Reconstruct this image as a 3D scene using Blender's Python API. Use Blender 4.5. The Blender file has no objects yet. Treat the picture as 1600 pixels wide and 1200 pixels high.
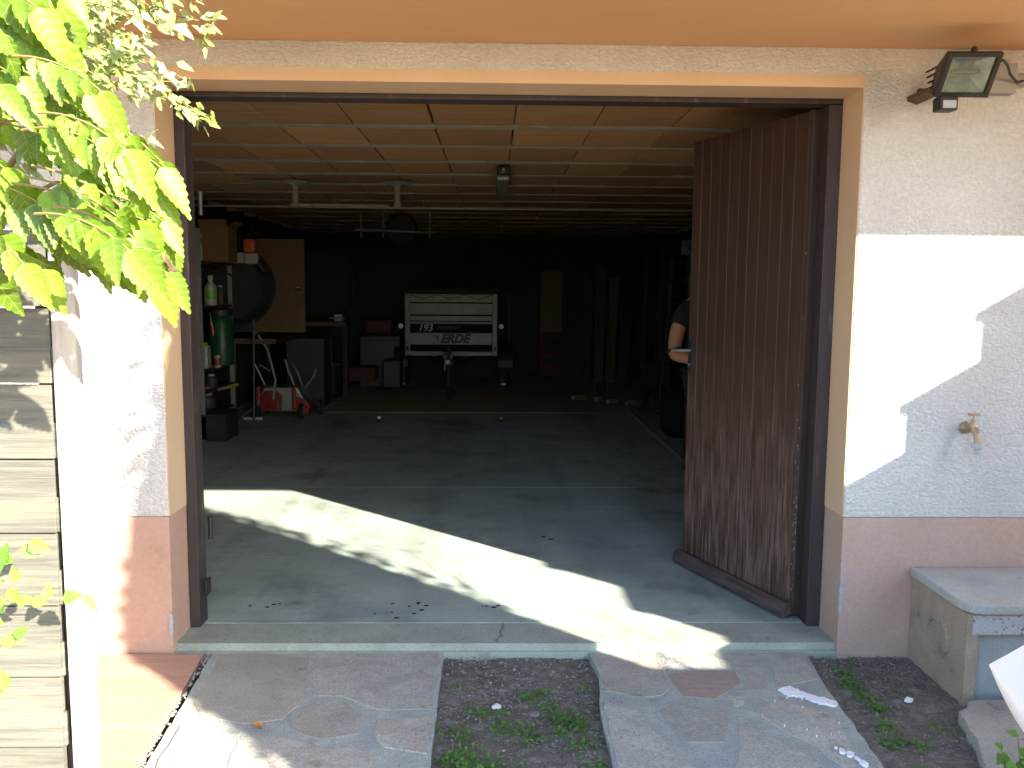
import bpy, bmesh, math, random
from mathutils import Vector, Matrix, noise
R = math.radians
PI = math.pi
random.seed(7)
sc = bpy.context.scene
COL = sc.collection

# ------------------------------------------------------------------ camera, sky, sun, exposure
PITCH, YAW, ROLL, FPX = .1087, .0225, .0071, 1350.0
fw = Vector((math.sin(YAW)*math.cos(PITCH), math.cos(YAW)*math.cos(PITCH), -math.sin(PITCH)))
rt = Vector((math.cos(YAW), -math.sin(YAW), 0)); up = rt.cross(fw)
cr, sr = math.cos(ROLL), math.sin(ROLL)
r2 = rt*cr + up*sr; u2 = up*cr - rt*sr
cam = bpy.data.objects.new('camera', bpy.data.cameras.new('camera'))
COL.objects.link(cam); sc.camera = cam
cam.matrix_world = Matrix(((r2.x, u2.x, -fw.x, 0), (r2.y, u2.y, -fw.y, -3.5), (r2.z, u2.z, -fw.z, 1.49), (0, 0, 0, 1)))
cam.data.sensor_width = 36; cam.data.lens = 36*FPX/1600
cam.data.clip_start = .05; cam.data.clip_end = 400

SUN = Vector((1.05, -1.0, .611))
elev = math.atan2(SUN.z, math.hypot(SUN.x, SUN.y)); azi = math.atan2(SUN.x, SUN.y)
world = bpy.data.worlds.new('World'); sc.world = world; world.use_nodes = True
wt = world.node_tree
sky = wt.nodes.new('ShaderNodeTexSky'); sky.sky_type = 'NISHITA'; sky.sun_disc = False
sky.sun_elevation = elev; sky.sun_rotation = azi
sky.ozone_density = 3.5
wt.links.new(sky.outputs[0], wt.nodes['Background'].inputs[0])
wt.nodes['Background'].inputs[1].default_value = .15
sl = bpy.data.lights.new('sun', 'SUN'); sl.energy = 5.0; sl.angle = R(.5); sl.color = (1, .90, .76)
so = bpy.data.objects.new('sun', sl); COL.objects.link(so)
so.rotation_euler = (-SUN).to_track_quat('-Z', 'Y').to_euler(); so.location = SUN*8
sc.view_settings.view_transform = 'Standard'; sc.view_settings.look = 'None'
sc.view_settings.gamma = 1; sc.view_settings.use_curve_mapping = False
sc.view_settings.exposure = 2.68
sc.cycles.max_bounces = 10; sc.cycles.diffuse_bounces = 6; sc.cycles.use_denoising = True
sc.cycles.sample_clamp_indirect = 6

# ------------------------------------------------------------------ materials
def mat(name, col, col2=None, scale=6., rough=.8, bump=0., bscale=60., metal=0., spec=.35, stretch=(1, 1, 1),
        detail=6., rand=0., lo=.35, hi=.65, col3=None, scale3=1.2, trans=0., bdist=.01, lo3=.5, hi3=.7, grit=0., gscale=170., spots=0.):
    m = bpy.data.materials.new(name); m.use_nodes = True
    nt = m.node_tree; N = nt.nodes; L = nt.links; b = N['Principled BSDF']
    b.inputs['Roughness'].default_value = rough; b.inputs['Metallic'].default_value = metal
    b.inputs['Specular IOR Level'].default_value = spec
    tc = N.new('ShaderNodeTexCoord'); mp = N.new('ShaderNodeMapping'); mp.inputs['Scale'].default_value = stretch
    L.new(tc.outputs['Object'], mp.inputs[0])
    oi = N.new('ShaderNodeObjectInfo')
    if rand:
        off = N.new('ShaderNodeVectorMath'); off.operation = 'SCALE'; off.inputs[0].default_value = (37, 23, 51)
        L.new(oi.outputs['Random'], off.inputs['Scale']); L.new(off.outputs[0], mp.inputs['Location'])
    def ns(sca, det=detail):
        n = N.new('ShaderNodeTexNoise'); n.inputs['Scale'].default_value = sca; n.inputs['Detail'].default_value = det
        n.inputs['Roughness'].default_value = .6
        L.new(mp.outputs[0], n.inputs['Vector']); return n
    def rng(src, a, c):
        r = N.new('ShaderNodeMapRange'); r.inputs[1].default_value = a; r.inputs[2].default_value = c
        L.new(src, r.inputs[0]); return r.outputs[0]
    def mix(f, a, c):
        x = N.new('ShaderNodeMix'); x.data_type = 'RGBA'; L.new(f, x.inputs[0])
        for s, i in ((a, 6), (c, 7)):
            if isinstance(s, tuple): x.inputs[i].default_value = (*s, 1)
            else: L.new(s, x.inputs[i])
        return x.outputs[2]
    cur = col
    if col2: cur = mix(rng(ns(scale).outputs[0], lo, hi), col, col2)
    if col3: cur = mix(rng(ns(scale3).outputs[0], lo3, hi3), cur, col3)
    def scaled(c, f):
        x = N.new('ShaderNodeVectorMath'); x.operation = 'SCALE'
        if isinstance(c, tuple): x.inputs[0].default_value = c
        else: L.new(c, x.inputs[0])
        L.new(f, x.inputs['Scale']); return x.outputs[0]
    if grit:
        r = N.new('ShaderNodeMapRange'); r.inputs[1].default_value = .36; r.inputs[2].default_value = .64
        r.inputs[3].default_value = 1-grit; r.inputs[4].default_value = 1+grit*.8
        L.new(ns(gscale, 3).outputs[0], r.inputs[0]); cur = scaled(cur, r.outputs[0])
    if spots:
        r = N.new('ShaderNodeMapRange'); r.inputs[1].default_value = .62; r.inputs[2].default_value = .70
        r.inputs[3].default_value = 1; r.inputs[4].default_value = 1-spots
        L.new(ns(9., 12).outputs[0], r.inputs[0]); cur = scaled(cur, r.outputs[0])
    if rand:
        hs = N.new('ShaderNodeHueSaturation')
        L.new(rng(oi.outputs['Random'], 0, 1), hs.inputs['Value'])
        hs.inputs['Value'].default_value = 1
        mr = N.new('ShaderNodeMapRange'); mr.inputs[3].default_value = 1-rand; mr.inputs[4].default_value = 1+rand
        L.new(oi.outputs['Random'], mr.inputs[0]); L.new(mr.outputs[0], hs.inputs['Value'])
        if isinstance(cur, tuple): hs.inputs['Color'].default_value = (*cur, 1)
        else: L.new(cur, hs.inputs['Color'])
        cur = hs.outputs[0]
    if isinstance(cur, tuple): b.inputs['Base Color'].default_value = (*cur, 1)
    else: L.new(cur, b.inputs['Base Color'])
    if bump:
        bp = N.new('ShaderNodeBump'); bp.inputs['Strength'].default_value = bump; bp.inputs['Distance'].default_value = bdist
        L.new(ns(bscale, 9).outputs[0], bp.inputs['Height']); L.new(bp.outputs[0], b.inputs['Normal'])
    if trans:
        out = N['Material Output']; tr = N.new('ShaderNodeBsdfTranslucent'); ms = N.new('ShaderNodeMixShader')
        ms.inputs[0].default_value = trans
        hs2 = N.new('ShaderNodeHueSaturation'); hs2.inputs['Value'].default_value = 1.5; hs2.inputs['Saturation'].default_value = 1.1
        hs2.inputs['Hue'].default_value = .485
        if isinstance(cur, tuple): hs2.inputs['Color'].default_value = (*cur, 1)
        else: L.new(cur, hs2.inputs['Color'])
        L.new(hs2.outputs[0], tr.inputs[0])
        L.new(b.outputs[0], ms.inputs[1]); L.new(tr.outputs[0], ms.inputs[2]); L.new(ms.outputs[0], out.inputs[0])
    return m

def stucco(name, c1, c2):
    """hand-thrown render: soft lumps drawn out sideways, with small pits"""
    m = mat(name, c1, c2, scale=1.7, rough=.92, spec=.15, grit=.07, gscale=55, spots=.10, detail=9, lo=.42, hi=.6)
    nt = m.node_tree; N = nt.nodes; L = nt.links
    tc = N.new('ShaderNodeTexCoord'); mp = N.new('ShaderNodeMapping'); mp.inputs['Scale'].default_value = (.75, .75, 1.15)
    L.new(tc.outputs['Object'], mp.inputs[0])
    n1 = N.new('ShaderNodeTexNoise'); n1.inputs['Scale'].default_value = 85; n1.inputs['Detail'].default_value = 3
    n1.inputs['Distortion'].default_value = .35
    n2 = N.new('ShaderNodeTexNoise'); n2.inputs['Scale'].default_value = 15; n2.inputs['Detail'].default_value = 2
    for n in (n1, n2): L.new(mp.outputs[0], n.inputs['Vector'])
    mr = N.new('ShaderNodeMapRange'); mr.inputs[1].default_value = .36; mr.inputs[2].default_value = .62; mr.interpolation_type = 'SMOOTHSTEP'
    L.new(n1.outputs[0], mr.inputs[0])
    ad = N.new('ShaderNodeMath'); ad.operation = 'MULTIPLY_ADD'; ad.inputs[1].default_value = .8
    L.new(n2.outputs[0], ad.inputs[0]); L.new(mr.outputs[0], ad.inputs[2])
    bp = N.new('ShaderNodeBump'); bp.inputs['Strength'].default_value = .8; bp.inputs['Distance'].default_value = .0046
    L.new(ad.outputs[0], bp.inputs['Height']); L.new(bp.outputs[0], N['Principled BSDF'].inputs['Normal'])
    return m

M = {}
M['stucco'] = stucco('rough_render', (.555, .56, .54), (.505, .505, .48))
M['reveal'] = mat('smooth_render', (.58, .43, .28), (.54, .39, .25), 3, bump=.15, bscale=30)
M['plinth'] = mat('plinth_paint', (.45, .295, .225), (.41, .265, .20), 4, bump=.12, bscale=40, rough=.75, col3=(.42, .31, .26), scale3=1.1, grit=.05, gscale=60, spots=.12)
M['soffit'] = mat('soffit_paint', (.60, .365, .18), (.56, .335, .165), 1.5, bump=.08, bscale=12, rough=.75, spots=.05, col3=(.60, .37, .20), scale3=.9)
M['crumb'] = mat('mortar_crumbs', (.16, .15, .13), (.26, .24, .21), 30, rough=.95)
M['chip'] = mat('bare_mortar', (.30, .30, .29), (.42, .41, .40), 60, bump=.6, bscale=90)
M['floor'] = mat('worn_concrete_floor', (.37, .43, .375), (.26, .31, .275), 2.2, rough=.62, bump=.12, bscale=70, spec=.4,
                 col3=(.13, .155, .14), scale3=1.1, lo3=.56, hi3=.74, detail=9, grit=.13, gscale=120, spots=.22)
def trails(m):
    nt = m.node_tree; N = nt.nodes; L = nt.links; b = N['Principled BSDF']; src = b.inputs['Base Color'].links[0].from_socket
    tc = N.new('ShaderNodeTexCoord'); last = src
    for sx, sy, sc_, a, c, f in ((2.6, .22, 1.5, .50, .72, .72), (.35, 5.5, 2.2, .50, .75, .84), (1, 1, .55, .48, .70, .80), (3.0, 3.0, 1.6, .60, .68, 1.14)):
        mp = N.new('ShaderNodeMapping'); mp.inputs['Scale'].default_value = (sx, sy, 1); mp.inputs['Location'].default_value = (sx*3.1, sy*1.7, sc_)
        L.new(tc.outputs['Object'], mp.inputs[0]); n = N.new('ShaderNodeTexNoise'); n.inputs['Scale'].default_value = sc_; n.inputs['Detail'].default_value = 9; n.inputs['Roughness'].default_value = .62
        L.new(mp.outputs[0], n.inputs['Vector']); r = N.new('ShaderNodeMapRange'); r.inputs[1].default_value = a; r.inputs[2].default_value = c; r.inputs[3].default_value = 1; r.inputs[4].default_value = f
        L.new(n.outputs[0], r.inputs[0]); v = N.new('ShaderNodeVectorMath'); v.operation = 'SCALE'; L.new(last, v.inputs[0]); L.new(r.outputs[0], v.inputs['Scale']); last = v.outputs[0]
    L.new(last, b.inputs['Base Color'])
trails(M['floor'])
M['apron'] = mat('concrete_sill', (.33, .36, .295), (.26, .285, .235), 5, bump=.2, bscale=80, rough=.8, detail=9, grit=.16, spots=.25)
M['slab'] = mat('mortar_bed', (.35, .37, .325), (.27, .285, .26), 8, bump=.5, bscale=70, rough=.9, detail=9, grit=.22, spots=.25)
M['stone'] = mat('flagstone', (.37, .355, .30), (.29, .285, .245), 7, bump=.7, bscale=16, bdist=.012, rough=.85, detail=9, rand=.12, col3=(.34, .28, .225), scale3=3, grit=.2, gscale=140, spots=.3)
M['redstone'] = mat('red_flagstone', (.33, .235, .195), (.28, .235, .205), 14, bump=.5, bscale=22, rough=.85, stretch=(1, 1.8, 1), detail=9, grit=.2)
M['splash'] = mat('lime_splash', (.85, .85, .84), (.7, .7, .7), 60, bump=.4, bscale=120)
M['mat'] = mat('brown_mat', (.30, .25, .14), (.24, .20, .11), 4, rough=.9)
M['terra'] = mat('terracotta_tile', (.46, .28, .20), (.40, .24, .17), 5, bump=.5, bscale=20, stretch=(.6, 16, 1), rough=.8, rand=.07, grit=.12, gscale=90, spots=.15)
M['dirt'] = mat('dirt', (.13, .11, .088), (.19, .165, .14), 9, bump=.9, bscale=70, rough=.95, detail=10, col3=(.25, .225, .20), scale3=22, lo3=.52, hi3=.68, bdist=.02, grit=.35, gscale=240)
M['pebble'] = mat('pebbles', (.24, .215, .185), (.13, .115, .10), 14, rough=.9, bump=.2)
M['yard'] = mat('sandy_yard', (.42, .235, .11), (.35, .195, .09), 2, bump=.5, bscale=30, rough=.95)
M['frame'] = mat('brown_frame_paint', (.046, .033, .034), (.034, .025, .025), 10, stretch=(3, 3, .4), rough=.55, bump=.15, bscale=60, col3=(.15, .11, .11), scale3=9, lo3=.6, hi3=.8)
M['edge'] = mat('dark_door_edge', (.05, .033, .027), (.035, .022, .018), 10, stretch=(3, 3, .4), rough=.5, bump=.1)
M['ceiltile'] = mat('hollow_clay_tile', (.43, .235, .105), (.33, .17, .075), 5, stretch=(.8, 9, 1), rough=.85, bump=.3, bscale=30, rand=.2, col3=(.28, .17, .085), scale3=2.2, lo3=.52, hi3=.72)
M['joist'] = mat('concrete_joist', (.30, .285, .22), (.23, .22, .17), 8, rough=.9, bump=.3, bscale=80, grit=.15)
M['cplaster'] = mat('white_plaster', (.28, .265, .22), (.20, .19, .155), 20, rough=.9, bump=.5)
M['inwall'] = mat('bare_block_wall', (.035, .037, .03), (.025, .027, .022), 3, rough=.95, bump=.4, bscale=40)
M['timber'] = mat('weathered_timber', (.11, .11, .09), (.068, .068, .056), 4, stretch=(1.2, 6, 22), rough=.85, bump=.55, bscale=7, rand=.10, detail=8, col3=(.13, .125, .09), scale3=1.6, bdist=.006, spots=.25)
M['post'] = mat('grey_timber_post', (.36, .34, .29), (.27, .25, .22), 4, stretch=(20, 8, 1), rough=.85, bump=.4, bscale=8)
M['galv'] = mat('galvanised_steel', (.24, .25, .235), (.19, .20, .185), 20, rough=.5, metal=.55, bump=.05)
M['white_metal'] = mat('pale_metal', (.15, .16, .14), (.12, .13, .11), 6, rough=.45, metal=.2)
M['black'] = mat('black_plastic', (.014, .014, .014), rough=.5)
M['rubber'] = mat('black_rubber', (.012, .012, .013), (.02, .02, .02), 8, rough=.8)
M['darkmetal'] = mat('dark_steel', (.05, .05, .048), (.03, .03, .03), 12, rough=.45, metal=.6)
M['red'] = mat('red_paint', (.20, .016, .012), (.16, .013, .01), 8, rough=.4)
M['orange'] = mat('orange_plastic', (.34, .07, .012), rough=.45)
M['yellow'] = mat('ochre_plastic', (.28, .18, .035), rough=.5)
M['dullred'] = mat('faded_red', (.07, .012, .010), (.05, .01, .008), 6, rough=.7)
M['green'] = mat('green_plastic', (.008, .05, .02), rough=.4)
M['offwhite'] = mat('offwhite_plastic', (.27, .265, .245), rough=.5)
M['label_green'] = mat('green_label', (.12, .28, .06), rough=.5)
M['card'] = mat('brown_cardboard', (.13, .08, .035), (.11, .068, .028), 5, rough=.85)
M['ply'] = mat('brown_board', (.085, .052, .02), (.07, .042, .016), 5, stretch=(6, 1, 1), rough=.6)
M['skin'] = mat('skin', (.34, .16, .085), (.30, .135, .07), 12, rough=.55)
M['cloth'] = mat('black_cotton', (.006, .006, .006), (.008, .008, .008), 30, rough=.95, bump=.3, bscale=200)
M['hair'] = mat('dark_hair', (.02, .013, .009), rough=.7, bump=.6, bscale=150)
M['eye'] = mat('eye_white', (.7, .68, .64), rough=.2)
M['housing'] = mat('dark_grey_housing', (.03, .03, .027), (.022, .022, .02), 10, rough=.5)
M['reflector'] = mat('lamp_reflector', (.55, .6, .57), (.35, .4, .38), 18, rough=.3, metal=.5, bump=.4, bscale=25)
M['brass'] = mat('tarnished_brass', (.30, .21, .13), (.36, .30, .24), 40, rough=.45, metal=.7)
M['greyplastic'] = mat('blue_grey_plastic', (.33, .37, .39), rough=.45)
M['boxstone'] = mat('precast_concrete', (.36, .285, .21), (.28, .225, .17), 9, bump=.5, bscale=60, rough=.9, detail=9, grit=.18, spots=.3)
M['boxface'] = mat('grey_precast_face', (.30, .335, .33), (.235, .27, .27), 4, bump=.3, bscale=50, rough=.85, detail=9, col3=(.30, .31, .30), scale3=4, grit=.12, spots=.2)
M['lidc'] = mat('concrete_lid', (.40, .41, .375), (.33, .345, .325), 5, bump=.4, bscale=70, rough=.9, detail=9, col3=(.36, .32, .27), scale3=3, grit=.16, spots=.25)
M['aggregate'] = mat('open_aggregate', (.42, .43, .42), (.08, .08, .08), 75, bump=1., bscale=75, rough=.95, lo=.42, hi=.36)
M['sheet'] = mat('white_plastic_sheet', (.78, .78, .76), rough=.35, trans=.25)
M['leaf'] = mat('vine_leaf', (.095, .185, .014), (.14, .23, .02), 7, rough=.5, trans=.42, rand=.38, bump=.2, bscale=40, spec=.45)
def veins(m):
    """side veins running off the midrib, in the leaf's own colour and relief"""
    nt = m.node_tree; N = nt.nodes; L = nt.links; b = N['Principled BSDF']
    tc = N.new('ShaderNodeTexCoord'); sp = N.new('ShaderNodeSeparateXYZ'); L.new(tc.outputs['Object'], sp.inputs[0])
    def mth(op, a, c=None, d=None):
        x = N.new('ShaderNodeMath'); x.operation = op
        for i, q in enumerate((a, c, d)):
            if q is None: continue
            if isinstance(q, (int, float)): x.inputs[i].default_value = q
            else: L.new(q, x.inputs[i])
        return x.outputs[0]
    ay = mth('ABSOLUTE', sp.outputs[1]); t = mth('MULTIPLY_ADD', ay, -.75, sp.outputs[0])
    w = mth('ABSOLUTE', mth('SINE', mth('MULTIPLY', t, 22.)))
    side = mth('LESS_THAN', w, .16); mid = mth('LESS_THAN', ay, .012); v = mth('MAXIMUM', side, mid)
    x = N.new('ShaderNodeMix'); x.data_type = 'RGBA'
    src = b.inputs['Base Color'].links[0].from_socket
    L.new(mth('MULTIPLY', v, .35), x.inputs[0]); L.new(src, x.inputs[6]); x.inputs[7].default_value = (.30, .36, .08, 1)
    for l in list(src.links):
        if l.to_node != x: to = l.to_socket; L.new(x.outputs[2], to)
    bp = N.new('ShaderNodeBump'); bp.inputs['Strength'].default_value = .14; bp.inputs['Distance'].default_value = .003
    L.new(w, bp.inputs['Height']); L.new(bp.outputs[0], b.inputs['Normal'])
veins(M['leaf'])
M['leaf2'] = mat('small_leaf', (.17, .24, .05), (.36, .40, .20), 5, rough=.5, trans=.35, rand=.2)
M['leaf3'] = mat('rose_leaf', (.10, .24, .03), (.15, .29, .05), 20, rough=.4, trans=.4, rand=.15)
M['hedge'] = mat('conifer_foliage', (.05, .09, .025), (.07, .11, .03), 6, rough=.7)
M['stem'] = mat('woody_stem', (.16, .14, .05), (.2, .12, .05), 20, rough=.7)
M['bud'] = mat('pale_bud', (.75, .7, .66), rough=.5)
M['weed'] = mat('weeds', (.06, .15, .03), (.11, .2, .045), 9, rough=.6, trans=.3)
M['dry'] = mat('dry_leaf', (.55, .24, .05), rough=.6)
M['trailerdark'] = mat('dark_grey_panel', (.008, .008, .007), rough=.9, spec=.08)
M['lettergrey'] = mat('grey_lettering', (.36, .37, .34), rough=.5)
M['stairm'] = mat('stair_concrete', (.42, .38, .33), (.36, .33, .29), 4, rough=.9, bump=.2)
M['glass'] = mat('lamp_glass', (.9, .95, .93), rough=.03)
g = M['glass'].node_tree.nodes['Principled BSDF']; g.inputs['Transmission Weight'].default_value = 1; g.inputs['IOR'].default_value = 1.1

def door_material():
    m = mat('weathered_door_board', (.050, .0255, .017), (.036, .018, .012), 5, stretch=(9, 9, .7), rough=.55, bump=.15, bscale=9, rand=.06, detail=8, bdist=.003)
    nt = m.node_tree; N = nt.nodes; L = nt.links; b = N['Principled BSDF']
    src = b.inputs['Base Color'].links[0].from_socket
    tc = N.new('ShaderNodeTexCoord'); sp = N.new('ShaderNodeSeparateXYZ'); L.new(tc.outputs['Object'], sp.inputs[0])
    n = N.new('ShaderNodeTexNoise'); n.inputs['Scale'].default_value = 14; n.inputs['Detail'].default_value = 8
    mp = N.new('ShaderNodeMapping'); mp.inputs['Scale'].default_value = (5, 5, .35)
    oi = N.new('ShaderNodeObjectInfo'); of = N.new('ShaderNodeVectorMath'); of.operation = 'SCALE'; of.inputs[0].default_value = (31, 17, 9)
    L.new(oi.outputs['Random'], of.inputs['Scale']); L.new(of.outputs[0], mp.inputs['Location'])
    L.new(tc.outputs['Object'], mp.inputs[0]); L.new(mp.outputs[0], n.inputs['Vector'])
    h = N.new('ShaderNodeMapRange'); h.inputs[1].default_value = 1.25; h.inputs[2].default_value = .25
    L.new(sp.outputs[2], h.inputs[0])
    w = N.new('ShaderNodeMapRange'); w.inputs[1].default_value = .42; w.inputs[2].default_value = .66
    L.new(n.outputs[0], w.inputs[0])
    mu = N.new('ShaderNodeMath'); mu.operation = 'MULTIPLY'; mu.use_clamp = True; L.new(h.outputs[0], mu.inputs[0]); L.new(w.outputs[0], mu.inputs[1])
    x = N.new('ShaderNodeMix'); x.data_type = 'RGBA'; L.new(mu.outputs[0], x.inputs[0]); L.new(src, x.inputs[6]); x.inputs[7].default_value = (.15, .10, .085, 1)
    L.new(x.outputs[2], b.inputs['Base Color'])
    return m
M['door'] = door_material()
M['drip'] = mat('worn_drip_rail', (.10, .072, .064), (.05, .034, .028), 6, stretch=(1, 9, 9), rough=.7, bump=.25, bscale=10, bdist=.003)

# ------------------------------------------------------------------ mesh helpers
class MB:
    def __init__(s): s.v = []; s.f = []; s.smooth = False
    def add(s, vs, fs):
        o = len(s.v); s.v += [tuple(v) for v in vs]; s.f += [tuple(i+o for i in f) for f in fs]; return s
    def box(s, x0, x1, y0, y1, z0, z1):
        return s.add([(x0,y0,z0),(x1,y0,z0),(x1,y1,z0),(x0,y1,z0),(x0,y0,z1),(x1,y0,z1),(x1,y1,z1),(x0,y1,z1)],
                     [(0,3,2,1),(4,5,6,7),(0,1,5,4),(1,2,6,5),(2,3,7,6),(3,0,4,7)])
    def prism(s, pts, axis, a, b):
        """polygon pts (2D) extruded along axis from a to b"""
        def P(p, t):
            return {'z': (p[0], p[1], t), 'y': (p[0], t, p[1]), 'x': (t, p[0], p[1])}[axis]
        n = len(pts)
        return s.add([P(p, a) for p in pts]+[P(p, b) for p in pts],
                     [tuple(range(n))[::-1], tuple(range(n, 2*n))]+[(i, (i+1) % n, n+(i+1) % n, n+i) for i in range(n)])
    def tube(s, path, r, n=8, caps=True):
        path = [Vector(p) for p in path]; rs = r if isinstance(r, (list, tuple)) else [r]*len(path)
        o = len(s.v); ref = None
        for i, p in enumerate(path):
            t = (path[min(i+1, len(path)-1)]-path[max(i-1, 0)]).normalized()
            if ref is None:
                ref = t.cross(Vector((0, 0, 1)))
                if ref.length < .05: ref = t.cross(Vector((0, 1, 0)))
            ref = (ref-t*ref.dot(t)).normalized(); q = t.cross(ref)
            for k in range(n):
                a = 2*PI*k/n; s.v.append(tuple(p+(ref*math.cos(a)+q*math.sin(a))*rs[i]))
        for i in range(len(path)-1):
            for k in range(n):
                s.f.append((o+i*n+k, o+i*n+(k+1) % n, o+(i+1)*n+(k+1) % n, o+(i+1)*n+k))
        if caps:
            s.f.append(tuple(o+k for k in range(n))[::-1]); e = o+(len(path)-1)*n; s.f.append(tuple(e+k for k in range(n)))
        return s
    def lathe(s, prof, c, axis='z', n=20):
        """profile [(radius, along)] spun round axis through c"""
        o = len(s.v); c = Vector(c)
        for r, h in prof:
            for k in range(n):
                a = 2*PI*k/n; x, y = r*math.cos(a), r*math.sin(a)
                s.v.append(tuple(c+Vector({'z': (x, y, h), 'y': (x, h, y), 'x': (h, x, y)}[axis])))
        for i in range(len(prof)-1):
            for k in range(n): s.f.append((o+i*n+k, o+i*n+(k+1) % n, o+(i+1)*n+(k+1) % n, o+(i+1)*n+k))
        s.f.append(tuple(o+k for k in range(n))[::-1]); e = o+(len(prof)-1)*n; s.f.append(tuple(e+k for k in range(n)))
        return s
    def mesh(s, name, m, smooth=False, bevel=0):
        me = bpy.data.meshes.new(name); me.from_pydata(s.v, [], s.f)
        bm = bmesh.new(); bm.from_mesh(me); bmesh.ops.recalc_face_normals(bm, faces=bm.faces)
        if bevel:
            ed = [e for e in bm.edges if len(e.link_faces) == 2 and e.calc_face_angle(0) > .6]
            bmesh.ops.bevel(bm, geom=ed, offset=bevel, segments=2, affect='EDGES', profile=.6)
        bm.to_mesh(me); bm.free()
        if smooth:
            for p in me.polygons: p.use_smooth = True
            if smooth != 'all':
                try: me.set_sharp_from_angle(angle=R(40))
                except Exception: pass
        me.materials.append(M[m]); return me
    def build(s, name, m, parent=None, smooth=False, bevel=0, loc=None, rz=0, **props):
        return link(name, s.mesh(name, m, smooth, bevel), parent, loc, rz, **props)

def link(name, me, parent=None, loc=None, rz=0, **props):
    o = bpy.data.objects.new(name, me); COL.objects.link(o)
    if parent: o.parent = parent
    if loc: o.location = loc
    if rz: o.rotation_euler.z = rz
    for k, v in props.items(): o[k] = v
    return o
def thing(name, label, cat, loc=(0, 0, 0), rz=0, group=None):
    o = link(name, None, None, loc, rz, label=label, category=cat)
    if group: o['group'] = group
    return o
def S(name, mb, m, **k):
    return mb.build(name, m, kind='structure', **k)
def box(*a): return MB().box(*a)
def jit(pts, amp, seg=.05, seed=0):
    """a closed outline resampled and roughened"""
    out = []; rnd = random.Random(seed)
    for i, p in enumerate(pts):
        q = pts[(i+1) % len(pts)]; d = math.hypot(q[0]-p[0], q[1]-p[1]); n = max(1, int(d/seg))
        for k in range(n):
            t = k/n; out.append((p[0]+(q[0]-p[0])*t+rnd.uniform(-amp, amp), p[1]+(q[1]-p[1])*t+rnd.uniform(-amp, amp)))
    return out

XL, XR = -1.33, 1.47        # door opening in the plaster
ZL, ZS, ZP = 2.30, 2.448, .553
# ------------------------------------------------------------------ the setting: ground
S('ground', box(-60, 60, -60, 60, -.35, -.13), 'yard')

def dirt_patch(name, x0, x1, y0, y1, base, amp, seed, m='dirt', step=.012):
    nx, ny = int((x1-x0)/step), int((y1-y0)/step); b = MB()
    for j in range(ny+1):
        for i in range(nx+1):
            x, y = x0+(x1-x0)*i/nx, y0+(y1-y0)*j/ny
            h = noise.noise((x*3+seed, y*3, 0))*amp + abs(noise.noise((x*14, y*14, seed)))*amp*.7 + noise.noise((x*42, y*42, seed))*amp*.3
            b.v.append((x, y, base+h))
    for j in range(ny):
        for i in range(nx):
            a = j*(nx+1)+i; b.f.append((a, a+1, a+nx+2, a+nx+1))
    return b.build(name, m, smooth='all', kind='structure')
dirt_patch('dirt', -.23, .46, -1.6, .02, -.068, .016, 3)
dirt_patch('dirt', 1.22, 2.6, -1.6, -.003, -.062, .018, 9)
def near_yard(name, x0, x1, y0, y1): return S(name, box(x0, x1, y0, y1, -.2, -.075), 'yard')
near_yard('yard', -9, 2.4, -12, -1.6)

# paved wheel strips with flagstones set in mortar
def strip(name, outline, z):
    return S(name, MB().prism(outline, 'z', -.125, z), 'slab')
Lst = strip('path', jit([(-1.172, .02), (-.203, .025), (-.198, -.9), (-.20, -3.2), (-1.085, -3.2), (-1.105, -.9), (-1.13, -.5)], .0035, .04, 1), -.036)
Rst = strip('path', jit([(.412, .01), (.43, -.2), (.40, -.5), (.395, -.9), (.39, -3.2), (1.27, -3.2), (1.27, -.9), (1.305, -.25), (1.34, -.01), (1.30, .015)], .004, .04, 2), -.036)
SL = {'A':[(-1.15,0.0),(-0.97,0.01),(-0.76,-0.04),(-0.7,-0.41),(-0.74,-0.56),(-0.85,-0.59),(-1.03,-0.54),(-1.10,-0.43),(-1.12,-0.14)],'B':[(-0.74,0.005),(-0.22,0.01),(-0.215,-0.49),(-0.42,-0.49),(-0.57,-0.38),(-0.67,-0.38)],'C':[(-0.68,-0.45),(-0.56,-0.41),(-0.44,-0.55),(-0.45,-0.66),(-0.57,-0.70),(-0.70,-0.62),(-0.71,-0.57)],'D':[(-0.41,-0.57),(-0.215,-0.54),(-0.21,-0.79),(-0.36,-0.75),(-0.40,-0.68)],'E':[(-0.86,-0.70),(-0.72,-0.68),(-0.57,-0.75),(-0.45,-0.75),(-0.38,-0.80),(-0.36,-1.2),(-0.82,-1.25)],'F':[(-1.09,-0.60),(-1.02,-0.59),(-0.89,-0.67),(-0.85,-0.89),(-1.07,-0.92)]}
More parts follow.
